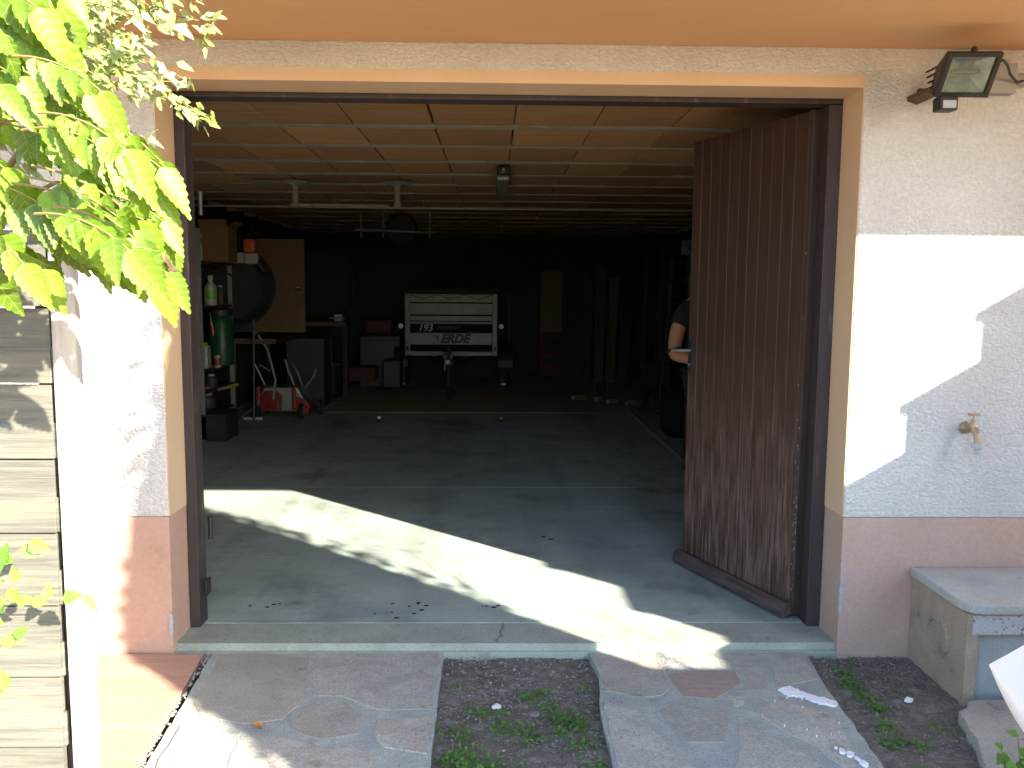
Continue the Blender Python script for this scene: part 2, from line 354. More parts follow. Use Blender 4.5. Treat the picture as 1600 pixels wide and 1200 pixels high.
SR = {'A':[(0.425,-0.0),(0.70,-0.05),(0.69,-0.2),(0.69,-0.32),(0.65,-0.39),(0.54,-0.395),(0.44,-0.35)],'B':[(0.71,-0.2),(0.85,-0.17),(0.98,-0.17),(0.98,-0.28),(0.92,-0.34),(0.84,-0.42),(0.73,-0.4),(0.71,-0.32)],'C':[(0.89,-0.05),(1.03,-0.05),(1.12,-0.12),(1.06,-0.34),(0.95,-0.35),(1.0,-0.28),(1.0,-0.16)],'D':[(1.15,-0.13),(1.31,-0.02),(1.29,-0.25),(1.10,-0.33)],'E':[(0.61,-0.5),(0.69,-0.46),(0.87,-0.51),(0.83,-0.64),(0.79,-0.73),(0.66,-0.73),(0.63,-0.61)],'F':[(0.415,-0.43),(0.53,-0.47),(0.57,-0.64),(0.61,-0.78),(0.67,-0.9),(0.405,-0.92)],'G':[(0.9,-0.39),(0.97,-0.4),(0.93,-0.47),(0.9,-0.47)],'H':[(0.94,-0.51),(1.08,-0.43),(1.24,-0.53),(1.23,-0.69),(1.18,-0.91),(1.14,-0.91),(1.10,-0.76),(1.04,-0.68),(0.99,-0.58)],'I':[(0.88,-0.6),(0.96,-0.66),(1.05,-0.79),(1.09,-0.91),(0.78,-0.9),(0.84,-0.75)]}
for par, D in ((Lst, SL), (Rst, SR)):
    for k, pts in D.items():
        red = par is Rst and k == 'B'
        z = -.034+random.Random(k).uniform(-.001, .003)
        MB().prism(jit(pts, .005, .045, ord(k)), 'z', -.06, z).build('flagstone', 'redstone' if red else 'stone', par, bevel=.003)
for par, x0, x1 in ((Lst, -1.08, -.22), (Rst, .41, 1.24)):          # the strips go on towards the street
    y = -.98 if par is Rst else -1.3
    while y > -3.0:
        h = random.uniform(.25, .4); xm = x0+(x1-x0)*random.uniform(.35, .65)
        for a, b_ in ((x0, xm-.02), (xm+.02, x1)):
            MB().prism(jit([(a, y), (b_, y-.02), (b_, y-h+.03), (a, y-h+.05)], .008, .08, int(y*100)), 'z', -.06, -.031).build('flagstone', 'stone', par)
        y -= h
def rag(pts, amp, seed): return jit(pts, amp, .012, seed)
MB().prism(rag([(1.10,-.355),(1.15,-.325),(1.18,-.35),(1.20,-.385),(1.25,-.42),(1.285,-.455),(1.275,-.478),(1.22,-.462),(1.185,-.425),(1.15,-.40),(1.12,-.385)], .0075, 5), 'z', -.035, -.0275).build('paint_splash', 'splash', Rst)
for k in range(9):
    t = k/8; x, y = 1.165+.055*t+random.uniform(-.01, .01), -.775-.10*t; r = random.uniform(.005, .014)
    MB().prism([(x+r*random.uniform(.7, 1.2)*math.cos(a*PI/3.5), y+r*random.uniform(.7, 1.2)*math.sin(a*PI/3.5)) for a in range(7)], 'z', -.035, -.0272).build('paint_splash', 'splash', Rst)

# terracotta tiles at the foot of the left wall
terr = S('terrace', box(-6, -1.19, -3.4, -.006, -.15, -.05), 'crumb')
y = -.012
row = 0
while y > -3.2:
    x = -1.20+.02*min(1, max(0, -y)); 
    while x > -4.2:
        w = .40
        xe = -1.203+.09*min(1.1, -y) if x > -1.25 else x
        MB().prism([(x-w+.006, y), (xe, y), (xe+(.0177 if xe > -1.25 and y > -1.1 else 0), y-.197), (x-w+.006, y-.197)], 'z', -.06, -.028+random.uniform(-.001, .001)).build('terracotta_tile', 'terra', terr, bevel=.002)
        x -= w
    y -= .20; row += 1
# crumbly joint between tiles and path
b = MB(); rj = random.Random(4)
for k in range(150):
    t = rj.random()**1.4; x = -1.186+.075*t+rj.gauss(0, .006); y = .0-1.0*t
    r = rj.uniform(.002, .007)*(1 if rj.random() < .9 else 1.6); b.lathe([(r*.6, -r*.6), (r, 0), (r*.55, r*.6)], (x, y, -.036), n=5)
b.build('gravel', 'crumb', kind='stuff', label='crumbling mortar bits in the gap between tiles and path', category='gravel')

# ------------------------------------------------------------------ the house
house = thing('house', 'house front with rough cream render, salmon plinth and orange balcony underside', 'house', (0, 0, 0))
WT = .30
w = MB().box(-6, XL, 0, WT, ZP, ZS).box(XR, 7, 0, WT, ZP, ZS).box(XL, XR, 0, WT, ZL, ZS)
w.build('rendered_wall', 'stucco', house, bevel=.004)
MB().box(-6, XL-.0, .004, WT, -.3, ZP-.002).build('plinth', 'plinth', house, bevel=.003)
MB().box(XR, 7, .004, WT, -.3, ZP-.002).build('plinth', 'plinth', house, bevel=.003)
# smooth painted band round the opening (lining of the reveal)
MB().box(XL, XL+.004, .004, .24, ZP, ZL).build('reveal', 'reveal', house)
MB().box(XR-.004, XR, .004, .24, ZP, ZL).build('reveal', 'reveal', house)
MB().box(XL+.004, XR-.004, .004, .24, ZL-.004, ZL+.001).build('reveal', 'reveal', house)
MB().box(XL, XR, -.0012, .006, ZL-.004, ZL+.045).build('lintel_band', 'reveal', house)
# broken corners of the plinth
for cx, z0, z1, sg in ((XL, .03, .15, -1), (XR, .12, .29, 1)):
    pts = []
    for k in range(10):
        a = 2*PI*k/10; pts.append((cx+sg*(.006+.011*math.cos(a)*(1+random.uniform(-.3, .3))), (z0+z1)/2+(z1-z0)/2*math.sin(a)*(1+random.uniform(-.12, .12))))
    MB().prism(pts, 'y', -.0025, .014).build('chipped_corner', 'chip', house)
# balcony and upper floor
MB().box(-6, 7, -1.2, 0, ZS, ZS+.22).build('balcony_slab', 'soffit', house)
MB().box(-6, 7, 0, .3, ZS, 5.4).build('upper_wall', 'stucco', house)
MB().box(-6, 7, -1.2, -1.12, ZS+.22, ZS+1.1).build('balcony_parapet', 'stucco', house)
# garage walls
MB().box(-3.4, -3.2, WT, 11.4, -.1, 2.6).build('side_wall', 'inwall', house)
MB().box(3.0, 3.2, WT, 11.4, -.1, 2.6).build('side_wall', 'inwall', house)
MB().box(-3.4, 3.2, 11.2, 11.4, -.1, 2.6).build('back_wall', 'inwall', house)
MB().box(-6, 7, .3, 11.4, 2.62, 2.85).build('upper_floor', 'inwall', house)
# door frame
fr = link('door_frame', MB().box(XL+.004, -1.282, .20, .30, 0, 2.272).mesh('door_frame', 'frame', bevel=.004), house)
MB().box(1.408, XR-.004, .20, .30, 0, 2.272).build('frame_post', 'frame', fr, bevel=.004)
MB().box(XL+.004, XR-.004, .20, .30, 2.274, ZL-.0045).build('frame_head', 'frame', fr, bevel=.004)
for z in (.42, 1.85):
    MB().tube([(-1.262, .31, z-.05), (-1.262, .31, z+.05)], .011, 10).build('hinge', 'darkmetal', fr, smooth=True)
MB().box(-1.272, -1.262, .24, .29, .13, .2).build('hinge', 'darkmetal', fr)

# concrete sill and floor
ap = S('threshold', MB().prism([(XL, .032), (-.6, .028), (.25, .024), (XR, .028), (XR, .25), (XL, .25)], 'z', -.12, -.002), 'apron')
MB().box(XL-.02, XR+.02, .012, .03, -.12, -.034).build('threshold_edge', 'apron', ap)
fl = S('floor', box(-3.25, 3.1, .252, 11.25, -.1, 0), 'floor')
for yy in (2.93,):                                       # joints cast in the slab
    box(-3.2, 3.0, yy, yy+.014, -.002, .0012).build('floor_joint', 'floor', fl)
b = MB(); rc = random.Random(8); x, y = .03, .03                   # crack in the sill
pts = [(0.03, .026), (.02, .06), (.045, .10), (.035, .14), (.05, .19), (.052, .25)]
for i in range(len(pts)-1):
    (x0, y0), (x1, y1) = pts[i], pts[i+1]; b.add([(x0-.0015, y0, .0005), (x0+.0015, y0, .0005), (x1+.0015, y1, .0005), (x1-.0015, y1, .0005)], [(0, 1, 2, 3)])
b.build('crack', 'black', ap)
b = MB(); rc = random.Random(21)                                   # dark drips near the door
for cx, cy, n in ((-.35, .42, 7), (.02, .46, 4), (-.5, .34, 3), (-1.05, .45, 4), (.3, 1.6, 2)):
    for k in range(n):
        x, y = cx+rc.gauss(0, .05), cy+rc.gauss(0, .03); r = rc.uniform(.004, .013)
        b.prism([(x+r*1.4*rc.uniform(.7, 1.1)*math.cos(a*PI/4), y+r*rc.uniform(.7, 1.1)*math.sin(a*PI/4)) for a in range(8)], 'z', .0002, .0012)
b.build('oil_spots', 'trailerdark', fl, kind='stuff')

# ------------------------------------------------------------------ ceiling of clay tiles between concrete joists
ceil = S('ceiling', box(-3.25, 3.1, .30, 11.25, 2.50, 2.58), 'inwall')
P0, PT = .78, .70
tile = MB().box(-.2195, .2195, -.2985, .2985, 0, .05).mesh('ceiling_tile', 'ceiltile', bevel=.004)
joist = MB().box(-3.2, 3.0, -.04, .04, 0, .08).mesh('joist', 'joist', bevel=.003)
rt_ = random.Random(3)
for j in range(-1, 15):
    yj = P0+PT*j+.07
    if yj > .32: link('joist', joist, ceil, (0, yj, 2.403))
    yc = yj+PT/2
    if yc < .5 or yc > 11: continue
    for i in range(14):
        x = -2.80+.448*i+rt_.uniform(-.003, .003)
        if x > 2.85: continue
        o = link('ceiling_tile', tile, ceil, (x, yc, 2.412+rt_.uniform(-.004, .004)))
        o.rotation_euler = (rt_.uniform(-.008, .008), rt_.uniform(-.006, .006), rt_.uniform(-.004, .004))
# plaster drops that carry the rail
rail = thing('ceiling_rail', 'thin steel rail hung under the clay tiled ceiling on two plastered drops', 'rail', (0, 4.1, 0))
for x in (-1.705, -.83):
    MB().lathe([(.14, -.004), (.10, -.014), (.035, -.03), (.03, -.035)], (x, 0, 2.405), n=16).build('plaster_patch', 'cplaster', rail, smooth=True)
    MB().lathe([(.022, 0), (.03, -.03), (.022, -.08), (.028, -.13), (.023, -.16), (.034, -.185), (.03, -.205)], (x, 0, 2.395), n=10).build('hanger', 'cplaster', rail, smooth=True)
MB().lathe([(.12, 0), (.09, -.012), (.02, -.016)], (-1.95, 0, 2.40), n=12).build('plaster_patch', 'cplaster', rail)
MB().tube([(-1.74, -.02, 2.205), (-.9, -.02, 2.20)], [.012, .010], 8).build('plastered_pipe', 'cplaster', rail, smooth=True)
MB().tube([(-2.9, 0, 2.19), (-1, 0, 2.185), (2.9, 0, 2.18)], .007, 8).build('rail', 'galv', rail, smooth=True)
# tube light
tl = thing('tube_light', 'grey sealed tube light fixed lengthways to the clay ceiling', 'light fitting', (.07, 3.0, 2.37))
MB().box(-.045, .045, 0, 1.25, -.03, .03).build('housing', 'housing', tl, bevel=.012)
MB().box(-.05, .05, .02, 1.23, -.075, -.031).build('diffuser', 'galv', tl, bevel=.02)
MB().lathe([(.012, 0), (.016, -.05), (.010, -.13)], (0, -.02, -.02), 'y', 10).build('cable_gland', 'offwhite', tl)
# hoist / beam clutter under the far ceiling
ho = thing('pipe_rack', 'dark steel rack of pipes slung below the far ceiling', 'rack', (0, 7.0, 0))
MB().tube([(-1.65, 0, 2.19), (-.72, 0, 2.165)], .012, 8).build('crossbar', 'galv', ho, smooth=True)
for x in (-1.58, -1.32, -.76):
    MB().tube([(x, 0, 2.40), (x, 0, 2.09)], .009, 8).build('hanger', 'galv', ho)
wh = MB().lathe([(.10, -.05), (.17, -.05), (.19, -.02), (.19, .02), (.17, .05), (.10, .05)], (-1.1, .05, 2.2), 'y', 24).build('pulley_wheel', 'rubber', ho, smooth=True)
MB().tube([(-1.25, 0, 2.39), (-1.32, -.1, 2.25)], .006, 6).build('strap', 'offwhite', ho)

# ------------------------------------------------------------------ the door leaf (hinge right, opened into the garage)
DL = thing('garage_door', 'brown boarded garage door leaf standing open into the garage, worn at the foot', 'door', (1.372, .30, 0), math.atan2(.82, -.325))
# local x runs from the hinge to the free edge, local -y... outer face at local +y side
LW = .865
bw = .078; n = 11
board = MB().prism([(.0006, .0045), (.003, .007), (bw-.003, .007), (bw-.0006, .0045), (bw-.001, -.014), (.001, -.014)], 'z', .03, 2.262).mesh('board', 'door')
for i in range(n):
    o = link('board', board, DL, (.0035+i*bw, .002, 0))
    o.location.y += random.uniform(-.0012, .0012)
MB().box(0, LW, -.045, -.0135, .03, 2.265).build('door_panel', 'edge', DL, bevel=.002)
MB().box(-.028, -.0005, -.05, .012, .025, 2.265).build('hinge_stile', 'edge', DL, bevel=.003)
MB().prism([(.0095, .075), (.0095, .02), (.055, .012), (.06, .03), (.052, .062), (.03, .078)], 'x', -.01, LW+.02).build('drip_rail', 'drip', DL, bevel=.003)
# paint chips on the hinge edge
b = MB(); rp = random.Random(5)
for k in range(46):
    z = rp.choice([rp.uniform(.05, 1.0), rp.uniform(.05, .8), rp.uniform(.3, 2.0)]); r = rp.uniform(.0015, .004)
    x = rp.uniform(-.026, -.003); b.box(x, x+r, .0122, .0128, z, z+r*rp.uniform(1, 4))
b.build('paint_chips', 'offwhite', DL, kind='stuff')
hd = MB().box(LW-.045, LW-.012, .0095, .016, 1.06, 1.22).build('handle_plate', 'darkmetal', DL, bevel=.002)
MB().tube([(LW-.03, .012, 1.175), (LW-.03, .055, 1.175), (LW-.02, .062, 1.175), (LW+.075, .058, 1.172)], .0085, 10).build('lever', 'galv', hd, smooth=True)
MB().tube([(LW-.03, .012, 1.10), (LW-.03, .022, 1.10)], .008, 10).build('keyhole_barrel', 'galv', hd)
# second, narrow strip of the folded leaf seen between stile and frame
f2 = thing('folded_door_leaf', 'dark folded door leaf seen edge-on between the open door and the right frame post', 'door', (1.398, .315, 0), math.atan2(.9, -.12))
MB().box(.0, .85, -.02, .018, .03, 2.19).build('door_panel', 'edge', f2, bevel=.003)
for z in (.3, 1.15, 1.95):
    MB().tube([(-.004, .0, z-.05), (-.004, .0, z+.05)], .010, 8).build('hinge', 'darkmetal', f2)

# ------------------------------------------------------------------ floodlight, junction box, tap
fld = thing('floodlight', 'dark halogen floodlight on the render, up under the balcony right of the door', 'floodlight', (0, 0, 0))
A = [Vector(v) for v in ((1.648, -.29, 2.357), (1.848, -.29, 2.360), (1.848, -.20, 2.222), (1.648, -.20, 2.222))]
cen = sum(A, Vector())/4; nrm = (A[1]-A[0]).cross(A[3]-A[0]).normalized()
if nrm.y > 0: nrm = -nrm
def ring(q, wdt, d0, d1):
    """frame round quad q"""
    inn = [p+(cen-p).normalized()*wdt*1.35 for p in q]
    vs = [p+nrm*d1 for p in q]+[p+nrm*d1 for p in inn]+[p+nrm*d0 for p in q]+[p+nrm*d0 for p in inn]
    fs = []
    for i in range(4):
        j = (i+1) % 4; fs += [(i, j, 4+j, 4+i), (8+i, 8+j, j, i), (4+i, 4+j, 12+j, 12+i), (8+i, 12+i, 12+j, 8+j)]
    return MB().add(vs, fs), inn
rg, inn = ring(A, .017, -.012, .010)
rg.build('bezel', 'housing', fld, bevel=.002)
back = [Vector((1.685, -.13, 2.345)), Vector((1.812, -.13, 2.345)), Vector((1.812, -.09, 2.262)), Vector((1.685, -.09, 2.262))]
sh = MB().add([p-nrm*.012 for p in A]+back, [(0, 1, 5, 4), (1, 2, 6, 5), (2, 3, 7, 6), (3, 0, 4, 7), (4, 5, 6, 7)])
sh.build('lamp_housing', 'housing', fld)
for k in range(4):
    z = 2.27+.022*k; MB().box(1.672, 1.678, -.19+.012*k, -.10+.008*k, z, z+.006).build('cooling_fin', 'housing', fld)
rf = [p-nrm*.006 for p in inn]; deep = [cen+(p-cen)*.45-nrm*.05 for p in rf]
MB().add(rf+deep, [(0, 1, 5, 4), (1, 2, 6, 5), (2, 3, 7, 6), (3, 0, 4, 7), (4, 5, 6, 7)]).build('reflector', 'reflector', fld)
MB().add([p-nrm*.0005 for p in inn]+[p-nrm*.0035 for p in inn], [(0, 1, 2, 3), (4, 7, 6, 5), (0, 4, 5, 1), (1, 5, 6, 2), (2, 6, 7, 3), (3, 7, 4, 0)]).build('glass', 'glass', fld)
MB().tube([cen+(A[0]-A[1]).normalized()*.05-nrm*.028, cen-(A[0]-A[1]).normalized()*.05-nrm*.028], .006, 8).build('halogen_tube', 'offwhite', fld)
MB().lathe([(.009, 0), (.012, .008), (.012, .016), (.006, .022)], (1.752, -.27, 2.362), n=12).build('top_screw', 'housing', fld)
MB().tube([(1.69, 0, 2.285), (1.69, -.12, 2.25), (1.70, -.17, 2.226)], .012, 8).build('mounting_arm', 'housing', fld)
pir = MB().box(1.655, 1.725, -.235, -.175, 2.165, 2.218).build('motion_sensor', 'black', fld, bevel=.008)
MB().box(1.665, 1.715, -.239, -.234, 2.172, 2.200).build('sensor_lens', 'greyplastic', pir, bevel=.002)
wd = MB().add([(1.640, -.16, 2.262), (1.68, -.17, 2.248), (1.68, -.17, 2.232), (1.640, -.16, 2.246), (1.640, -.0, 2.262), (1.68, -.0, 2.248), (1.68, 0, 2.232), (1.640, 0, 2.246)],
              [(0, 1, 2, 3), (4, 7, 6, 5), (0, 4, 5, 1), (1, 5, 6, 2), (2, 6, 7, 3), (3, 7, 4, 0)]).build('wooden_wedge', 'ply', fld)
jb = thing('junction_box', 'cream square junction box on the render behind the floodlight', 'junction box', (0, 0, 0))
MB().box(1.93, 2.05, -.05, -.002, 2.27, 2.385).build('box_body', 'offwhite', jb, bevel=.006)
MB().tube([(2.05, -.025, 2.33), (2.13, -.025, 2.33)], [.022, .026], 12).build('cable_gland', 'offwhite', jb, smooth=True)
cb = MB().tube([(1.86, -.24, 2.335), (1.885, -.23, 2.348), (1.93, -.18, 2.345), (1.99, -.10, 2.33), (2.05, -.05, 2.31), (2.09, -.04, 2.325)], .005, 8)
cb.build('cable', 'black', smooth=True, label='dark cable looping from the floodlight to the cream junction box', category='cable')
tap = thing('garden_tap', 'old brass garden tap with grey hose connector on the pale render', 'tap', (1.955, 0, .94))
MB().lathe([(.022, -.0), (.026, -.006), (.020, -.018), (.013, -.03), (.013, -.05)], (0, 0, -.005), 'y', 16).build('wall_flange', 'brass', tap, smooth=True)
bd = MB().tube([(0, -.03, -.005), (0, -.07, 0), (0, -.095, -.012), (0, -.105, -.045), (0, -.105, -.055)], [.012, .017, .013, .012, .012], 14).build('tap_body', 'brass', tap, smooth=True)
MB().lathe([(.016, 0), (.016, .014), (.011, .02), (.010, .03), (.006, .034), (.004, .056)], (0, -.068, .008), 'z', 12).build('bonnet', 'brass', bd, smooth=True)
MB().tube([(-.024, -.068, .06), (.024, -.068, .06)], .0055, 10).build('t_handle', 'brass', bd, smooth=True)
MB().lathe([(.021, 0), (.022, -.006), (.022, -.020), (.019, -.022), (.012, -.024), (.012, -.046), (.010, -.048)], (0, -.105, -.052), 'z', 16).build('hose_connector', 'greyplastic', tap, smooth=True)

# ------------------------------------------------------------------ concrete meter chamber at the right
bx = thing('concrete_box', 'precast concrete meter box with a lid against the salmon plinth', 'box', (1.775, -.43, 0))
b = MB().box(0, .045, 0, .43, -.12, .30).box(.045, .62, .06, .43, -.12, .30).box(.575, .62, 0, .06, -.12, .30).box(.045, .575, 0, .06, .215, .30)
b.build('box_body', 'boxstone', bx, bevel=.004)
MB().box(.047, .573, .018, .058, -.12, .213).build('front_panel', 'boxface', bx, bevel=.002)
MB().box(.02, .60, -.0035, .004, .222, .296).build('aggregate_band', 'aggregate', bx)
MB().prism([(.05, -.02), (.62, -.02), (.62, .425), (-.012, .425), (-.012, .05), (-.002, .01), (.02, -.012)], 'z', .304, .340).build('lid', 'lidc', bx, bevel=.006)
rk = []
for k in range(20): rk.append((.20+.085*math.cos(2*PI*k/20), .13+.085*math.sin(2*PI*k/20)))
ri = [(.20+(p[0]-.20)*.86, .13+(p[1]-.13)*.82) for p in rk]
b = MB(); vs = [(-.007, .20+(p[0]-.20)*.96, .13+(p[1]-.13)*.96) for p in rk]+[(-.008, p[0], p[1]) for p in ri]+[(.004, p[0], p[1]) for p in rk]+[(.004, p[0], p[1]) for p in ri]
b.add(vs, [(i, (i+1) % 20, 20+(i+1) % 20, 20+i) for i in range(20)]+[(40+i, 40+(i+1) % 20, (i+1) % 20, i) for i in range(20)]+[(20+i, 20+(i+1) % 20, 60+(i+1) % 20, 60+i) for i in range(20)])
b.build('pipe_knockout', 'boxstone', bx)
# stone slab below it
st = MB(); nst = 9
pts = jit([(1.69, -.56), (1.78, -.475), (2.5, -.47), (2.6, -1.5), (1.56, -1.5), (1.58, -.95), (1.63, -.80)], .012, .06, 12)
st.prism(pts, 'z', -.12, -.012).build('stone_slab', 'stone', bevel=.01, smooth=True, label='rough flat stone slab in front of the concrete meter box', category='stone')

# curled white sheet at the right edge
A0 = Vector((1.277, -1.40, .542)); U = Vector((.087, .012, .065))*4; W_ = Vector((.101, .0, -.124))*3.2
b = MB(); n_ = 16
for j in range(n_+1):                                              # main face
    for i in range(n_+1):
        u, v = i/n_, j/n_
        b.v.append(tuple(A0+U*u+W_*v+Vector((0, -.05*math.sin(u*2.4)-.03*v*v, .01*math.sin(v*3)*u))))
for j in range(n_):
    for i in range(n_):
        a = j*(n_+1)+i; b.f.append((a, a+1, a+n_+2, a+n_+1))
o_ = len(b.v)
for j in range(n_+1):                                              # the edge rolled under
    v = j/n_; e0 = A0+W_*v+Vector((0, -.03*v*v, 0))
    for i in range(7):
        a = i/6*2.6; r = .052*math.sin(min(1, v*1.5)*PI*.5)
        b.v.append(tuple(e0+Vector((-r*math.sin(a)*.42-.002*i*v, r*(1-math.cos(a)), -r*math.sin(a)*.25))))
for j in range(n_):
    for i in range(6):
        a = o_+j*7+i; b.f.append((a, a+1, a+8, a+7))
sht = b.mesh('plastic_sheet', 'sheet', smooth='all')

# ------------------------------------------------------------------ timber fence at the left
FY = -1.5
fence = thing('timber_fence', 'weathered horizontal board fence with a grey post at the left edge', 'fence', (0, 0, 0))
pitch = .1765
for k in range(10):
    z0 = 1.443-pitch*k+pitch*(1 if k == 0 else 0)-0
for k in range(-1, 10):
    zt = 1.443-pitch*k; zb = zt-pitch
    if zb < -.15: break
    xe = -1.012-.0037*max(0, k)*.9; b = MB()
    b.prism([(FY, zb+.002), (FY+.024, zb+.002), (FY+.024, zt-.003), (FY+.004, zt-.003), (FY+.004, zt-.09), (FY, zt-.094)], 'x', -3.2, xe-.003)
    b.box(xe-.003, xe+.0045, FY+.004, FY+.022, zb+.003, zb+.086)
    o = b.build('fence_board', 'timber', fence, bevel=.001)
MB().box(-1.007, -.952, FY-.006, FY+.022, -.15, 1.615).build('fence_post', 'post', fence, bevel=.003)
MB().box(-3.2, -1.02, FY+.026, FY+.05, 1.05, 1.10).build('back_rail', 'timber', fence)
MB().box(-1.06, -1.0075, FY+.03, FY+.055, -.15, 1.6).build('batten', 'edge', fence)

# ------------------------------------------------------------------ leaves
def leaflet_mesh(name, m, L, W, teeth, droop, fold, seed, twist=0):
    """serrated leaf along +x, folded on the midrib and drooping"""
    rnd = random.Random(seed); top = []; n = teeth*2
    def prof(t): return W*(math.sin(PI*min(1, t**.60))**.95)*(1-.28*t)+.004
    def P(t, s):
        w_ = prof(t)
        if s: 
            k = int(round(t*n)); 
            if teeth and k % 2 == 1 and 0 < k < n: w_ = w_*1.06+.010
        x = L*t+(.04*L if (s and teeth and int(round(t*n)) % 2 == 1) else 0)
        a = droop*t; zz = -L*(1-math.cos(a))/max(a, .01) if a else 0; xx = x*math.cos(a*.5)
        tw = twist*t; y = s*w_
        return (xx, y*math.cos(tw), zz-x*math.sin(a*.5)*.35+abs(y)*fold+y*math.sin(tw))
    b = MB(); mid = [P(i/n, 0) for i in range(n+1)]; lf = [P(i/n, 1) for i in range(n+1)]; rg_ = [P(i/n, -1) for i in range(n+1)]
    b.v = mid+lf+rg_; q = n+1
    for i in range(n):
        b.f.append((i, i+1, q+i+1, q+i)); b.f.append((i+1, i, 2*q+i, 2*q+i+1))
    me = bpy.data.meshes.new(name); me.from_pydata(b.v, [], b.f)
    for p in me.polygons: p.use_smooth = True
    me.materials.append(M[m]); return me
LV = [leaflet_mesh('leaf', 'leaf', 1, .235+.035*(k % 3), 8, .5+.35*(k % 4), .35+.12*(k % 2), k, .25*(k % 3-1)) for k in range(8)]

def orient(d, nrm_):
    x = Vector(d).normalized(); z = Vector(nrm_); z = (z-x*z.dot(x))
    if z.length < .01: z = Vector((0, -1, 0))-x*x.dot(Vector((0, -1, 0)))
    z.normalize(); y = z.cross(x)
    return Matrix(((x.x, y.x, z.x), (x.y, y.y, z.y), (x.z, y.z, z.z)))
def vine_limit(p):
    """how far along the wall the vine has grown: further low down than high up"""
    return (p[1]+3.5)*(-.368 if p[2] < 1.76 else -.43 if p[2] < 1.84 else -.475)
def place_leaf(name, me, parent, p, d, nrm_, s):
    if parent.name == 'trumpet_vine' and p[0] > vine_limit(p): return
    o = link(name, me, parent); o.matrix_local = Matrix.Translation(Vector(p)) @ orient(d, nrm_).to_4x4() @ Matrix.Diagonal((s, s, s, 1)); return o

vine = thing('trumpet_vine', 'bright green climbing vine with toothed hanging leaves above the timber fence', 'climbing plant', (0, 0, 0))
rv = random.Random(11)
stems = MB(); nleaf = 0
def compound(base, d, length, npairs, size, parent, stems):
    """one pinnate leaf: an arching stalk with toothed leaflets hanging in pairs"""
    global nleaf
    d = Vector(d).normalized(); pts = [Vector(base)]; cur = d.copy()
    for k in range(8):
        cur = (cur+Vector((0, 0, -.10))).normalized(); pts.append(pts[-1]+cur*length/8)
    over = pts[-1].x-vine_limit(pts[-1])+.01
    if over > 0:
        for p in pts: p.x -= over
    if pts[0].x < -1.6: return
    stems.tube(pts, [.0022-.0001*k for k in range(9)], 5)
    side = cur.cross(Vector((0, 0, 1))).normalized()
    for k in range(npairs):
        t = .25+.72*(k+.2)/npairs; i = min(7, int(t*8)); p = pts[i].lerp(pts[i+1], t*8-i); ax = (pts[i+1]-pts[i]).normalized()
        sz = size*(1-.25*abs(k/npairs-.5))
        for sgn in (-1, 1):
            dd = ax*rv.uniform(.3, .8)+side*sgn*rv.uniform(.35, .9)+Vector((0, 0, -rv.uniform(.5, 1.3)))
            nn = Vector((rv.uniform(-.5, .7), -1+rv.uniform(-.3, .5), .5+rv.uniform(-.4, .5)))
            place_leaf('leaf', rv.choice(LV), parent, p, dd, nn, sz*rv.uniform(.6, 1.25)); nleaf += 1
    place_leaf('leaf', rv.choice(LV[:5]), parent, pts[-1], cur+Vector((0, 0, -.5)), Vector((rv.uniform(-.3, .5), -1, .6)), size*1.25); nleaf += 1
# anchors (x, y, z) of leaf stalks and the way they lean
for k in range(54):
    z = (1.60, 1.66, 1.74, 1.83, 1.92, 2.0)[k % 6]+rv.uniform(-.03, .03)
    x = -1.02+.045*(k//6)+rv.uniform(-.04, .04); y = -2.0+rv.uniform(-.16, .22)
    if z > 1.88: x -= .06
    compound((x, y, z), (1, rv.uniform(-.4, .3), rv.uniform(-.15, .3)), rv.uniform(.14, .20), 4, rv.uniform(.056, .076), vine, stems)
for x, y, z, dz, L_, s_ in ((-.80, -2.02, 1.66, .0, .22, .088), (-.74, -2.0, 1.75, -.05, .18, .080), (-.82, -1.95, 1.60, .05, .16, .075), (-.72, -2.05, 1.62, .02, .13, .082)):
    compound((x, y, z), (1, 0, dz), L_, 4, s_, vine, stems)
stems.tube([(-1.3, -1.6, 1.3), (-1.1, -1.8, 1.5), (-.95, -1.95, 1.62), (-.8, -2.0, 1.68)], [.008, .007, .006, .004], 8)
stems.tube([(-1.2, -1.8, 1.6), (-1.0, -1.95, 1.8), (-.85, -2.02, 1.95), (-.75, -2.05, 2.1)], [.007, .006, .005, .004], 8)
stems.tube([(-1.3, -1.55, 1.3), (-1.15, -1.62, 1.55), (-1.0, -1.72, 1.68), (-.9, -1.76, 1.78), (-.82, -1.78, 1.86)], [.008, .008, .007, .006, .004], 8)
stems.tube([(-1.3, -1.6, 1.5), (-1.2, -1.75, 1.75), (-1.05, -1.8, 1.9), (-.95, -1.85, 2.0), (-.88, -1.88, 2.12)], [.008, .007, .006, .005, .004], 8)
stems.tube([(-1.25, -1.6, 1.45), (-1.02, -1.68, 1.60), (-.95, -1.72, 1.66), (-.84, -1.73, 1.71)], [.006, .006, .005, .004], 8)
stems.build('stem', 'stem', vine, smooth=True)

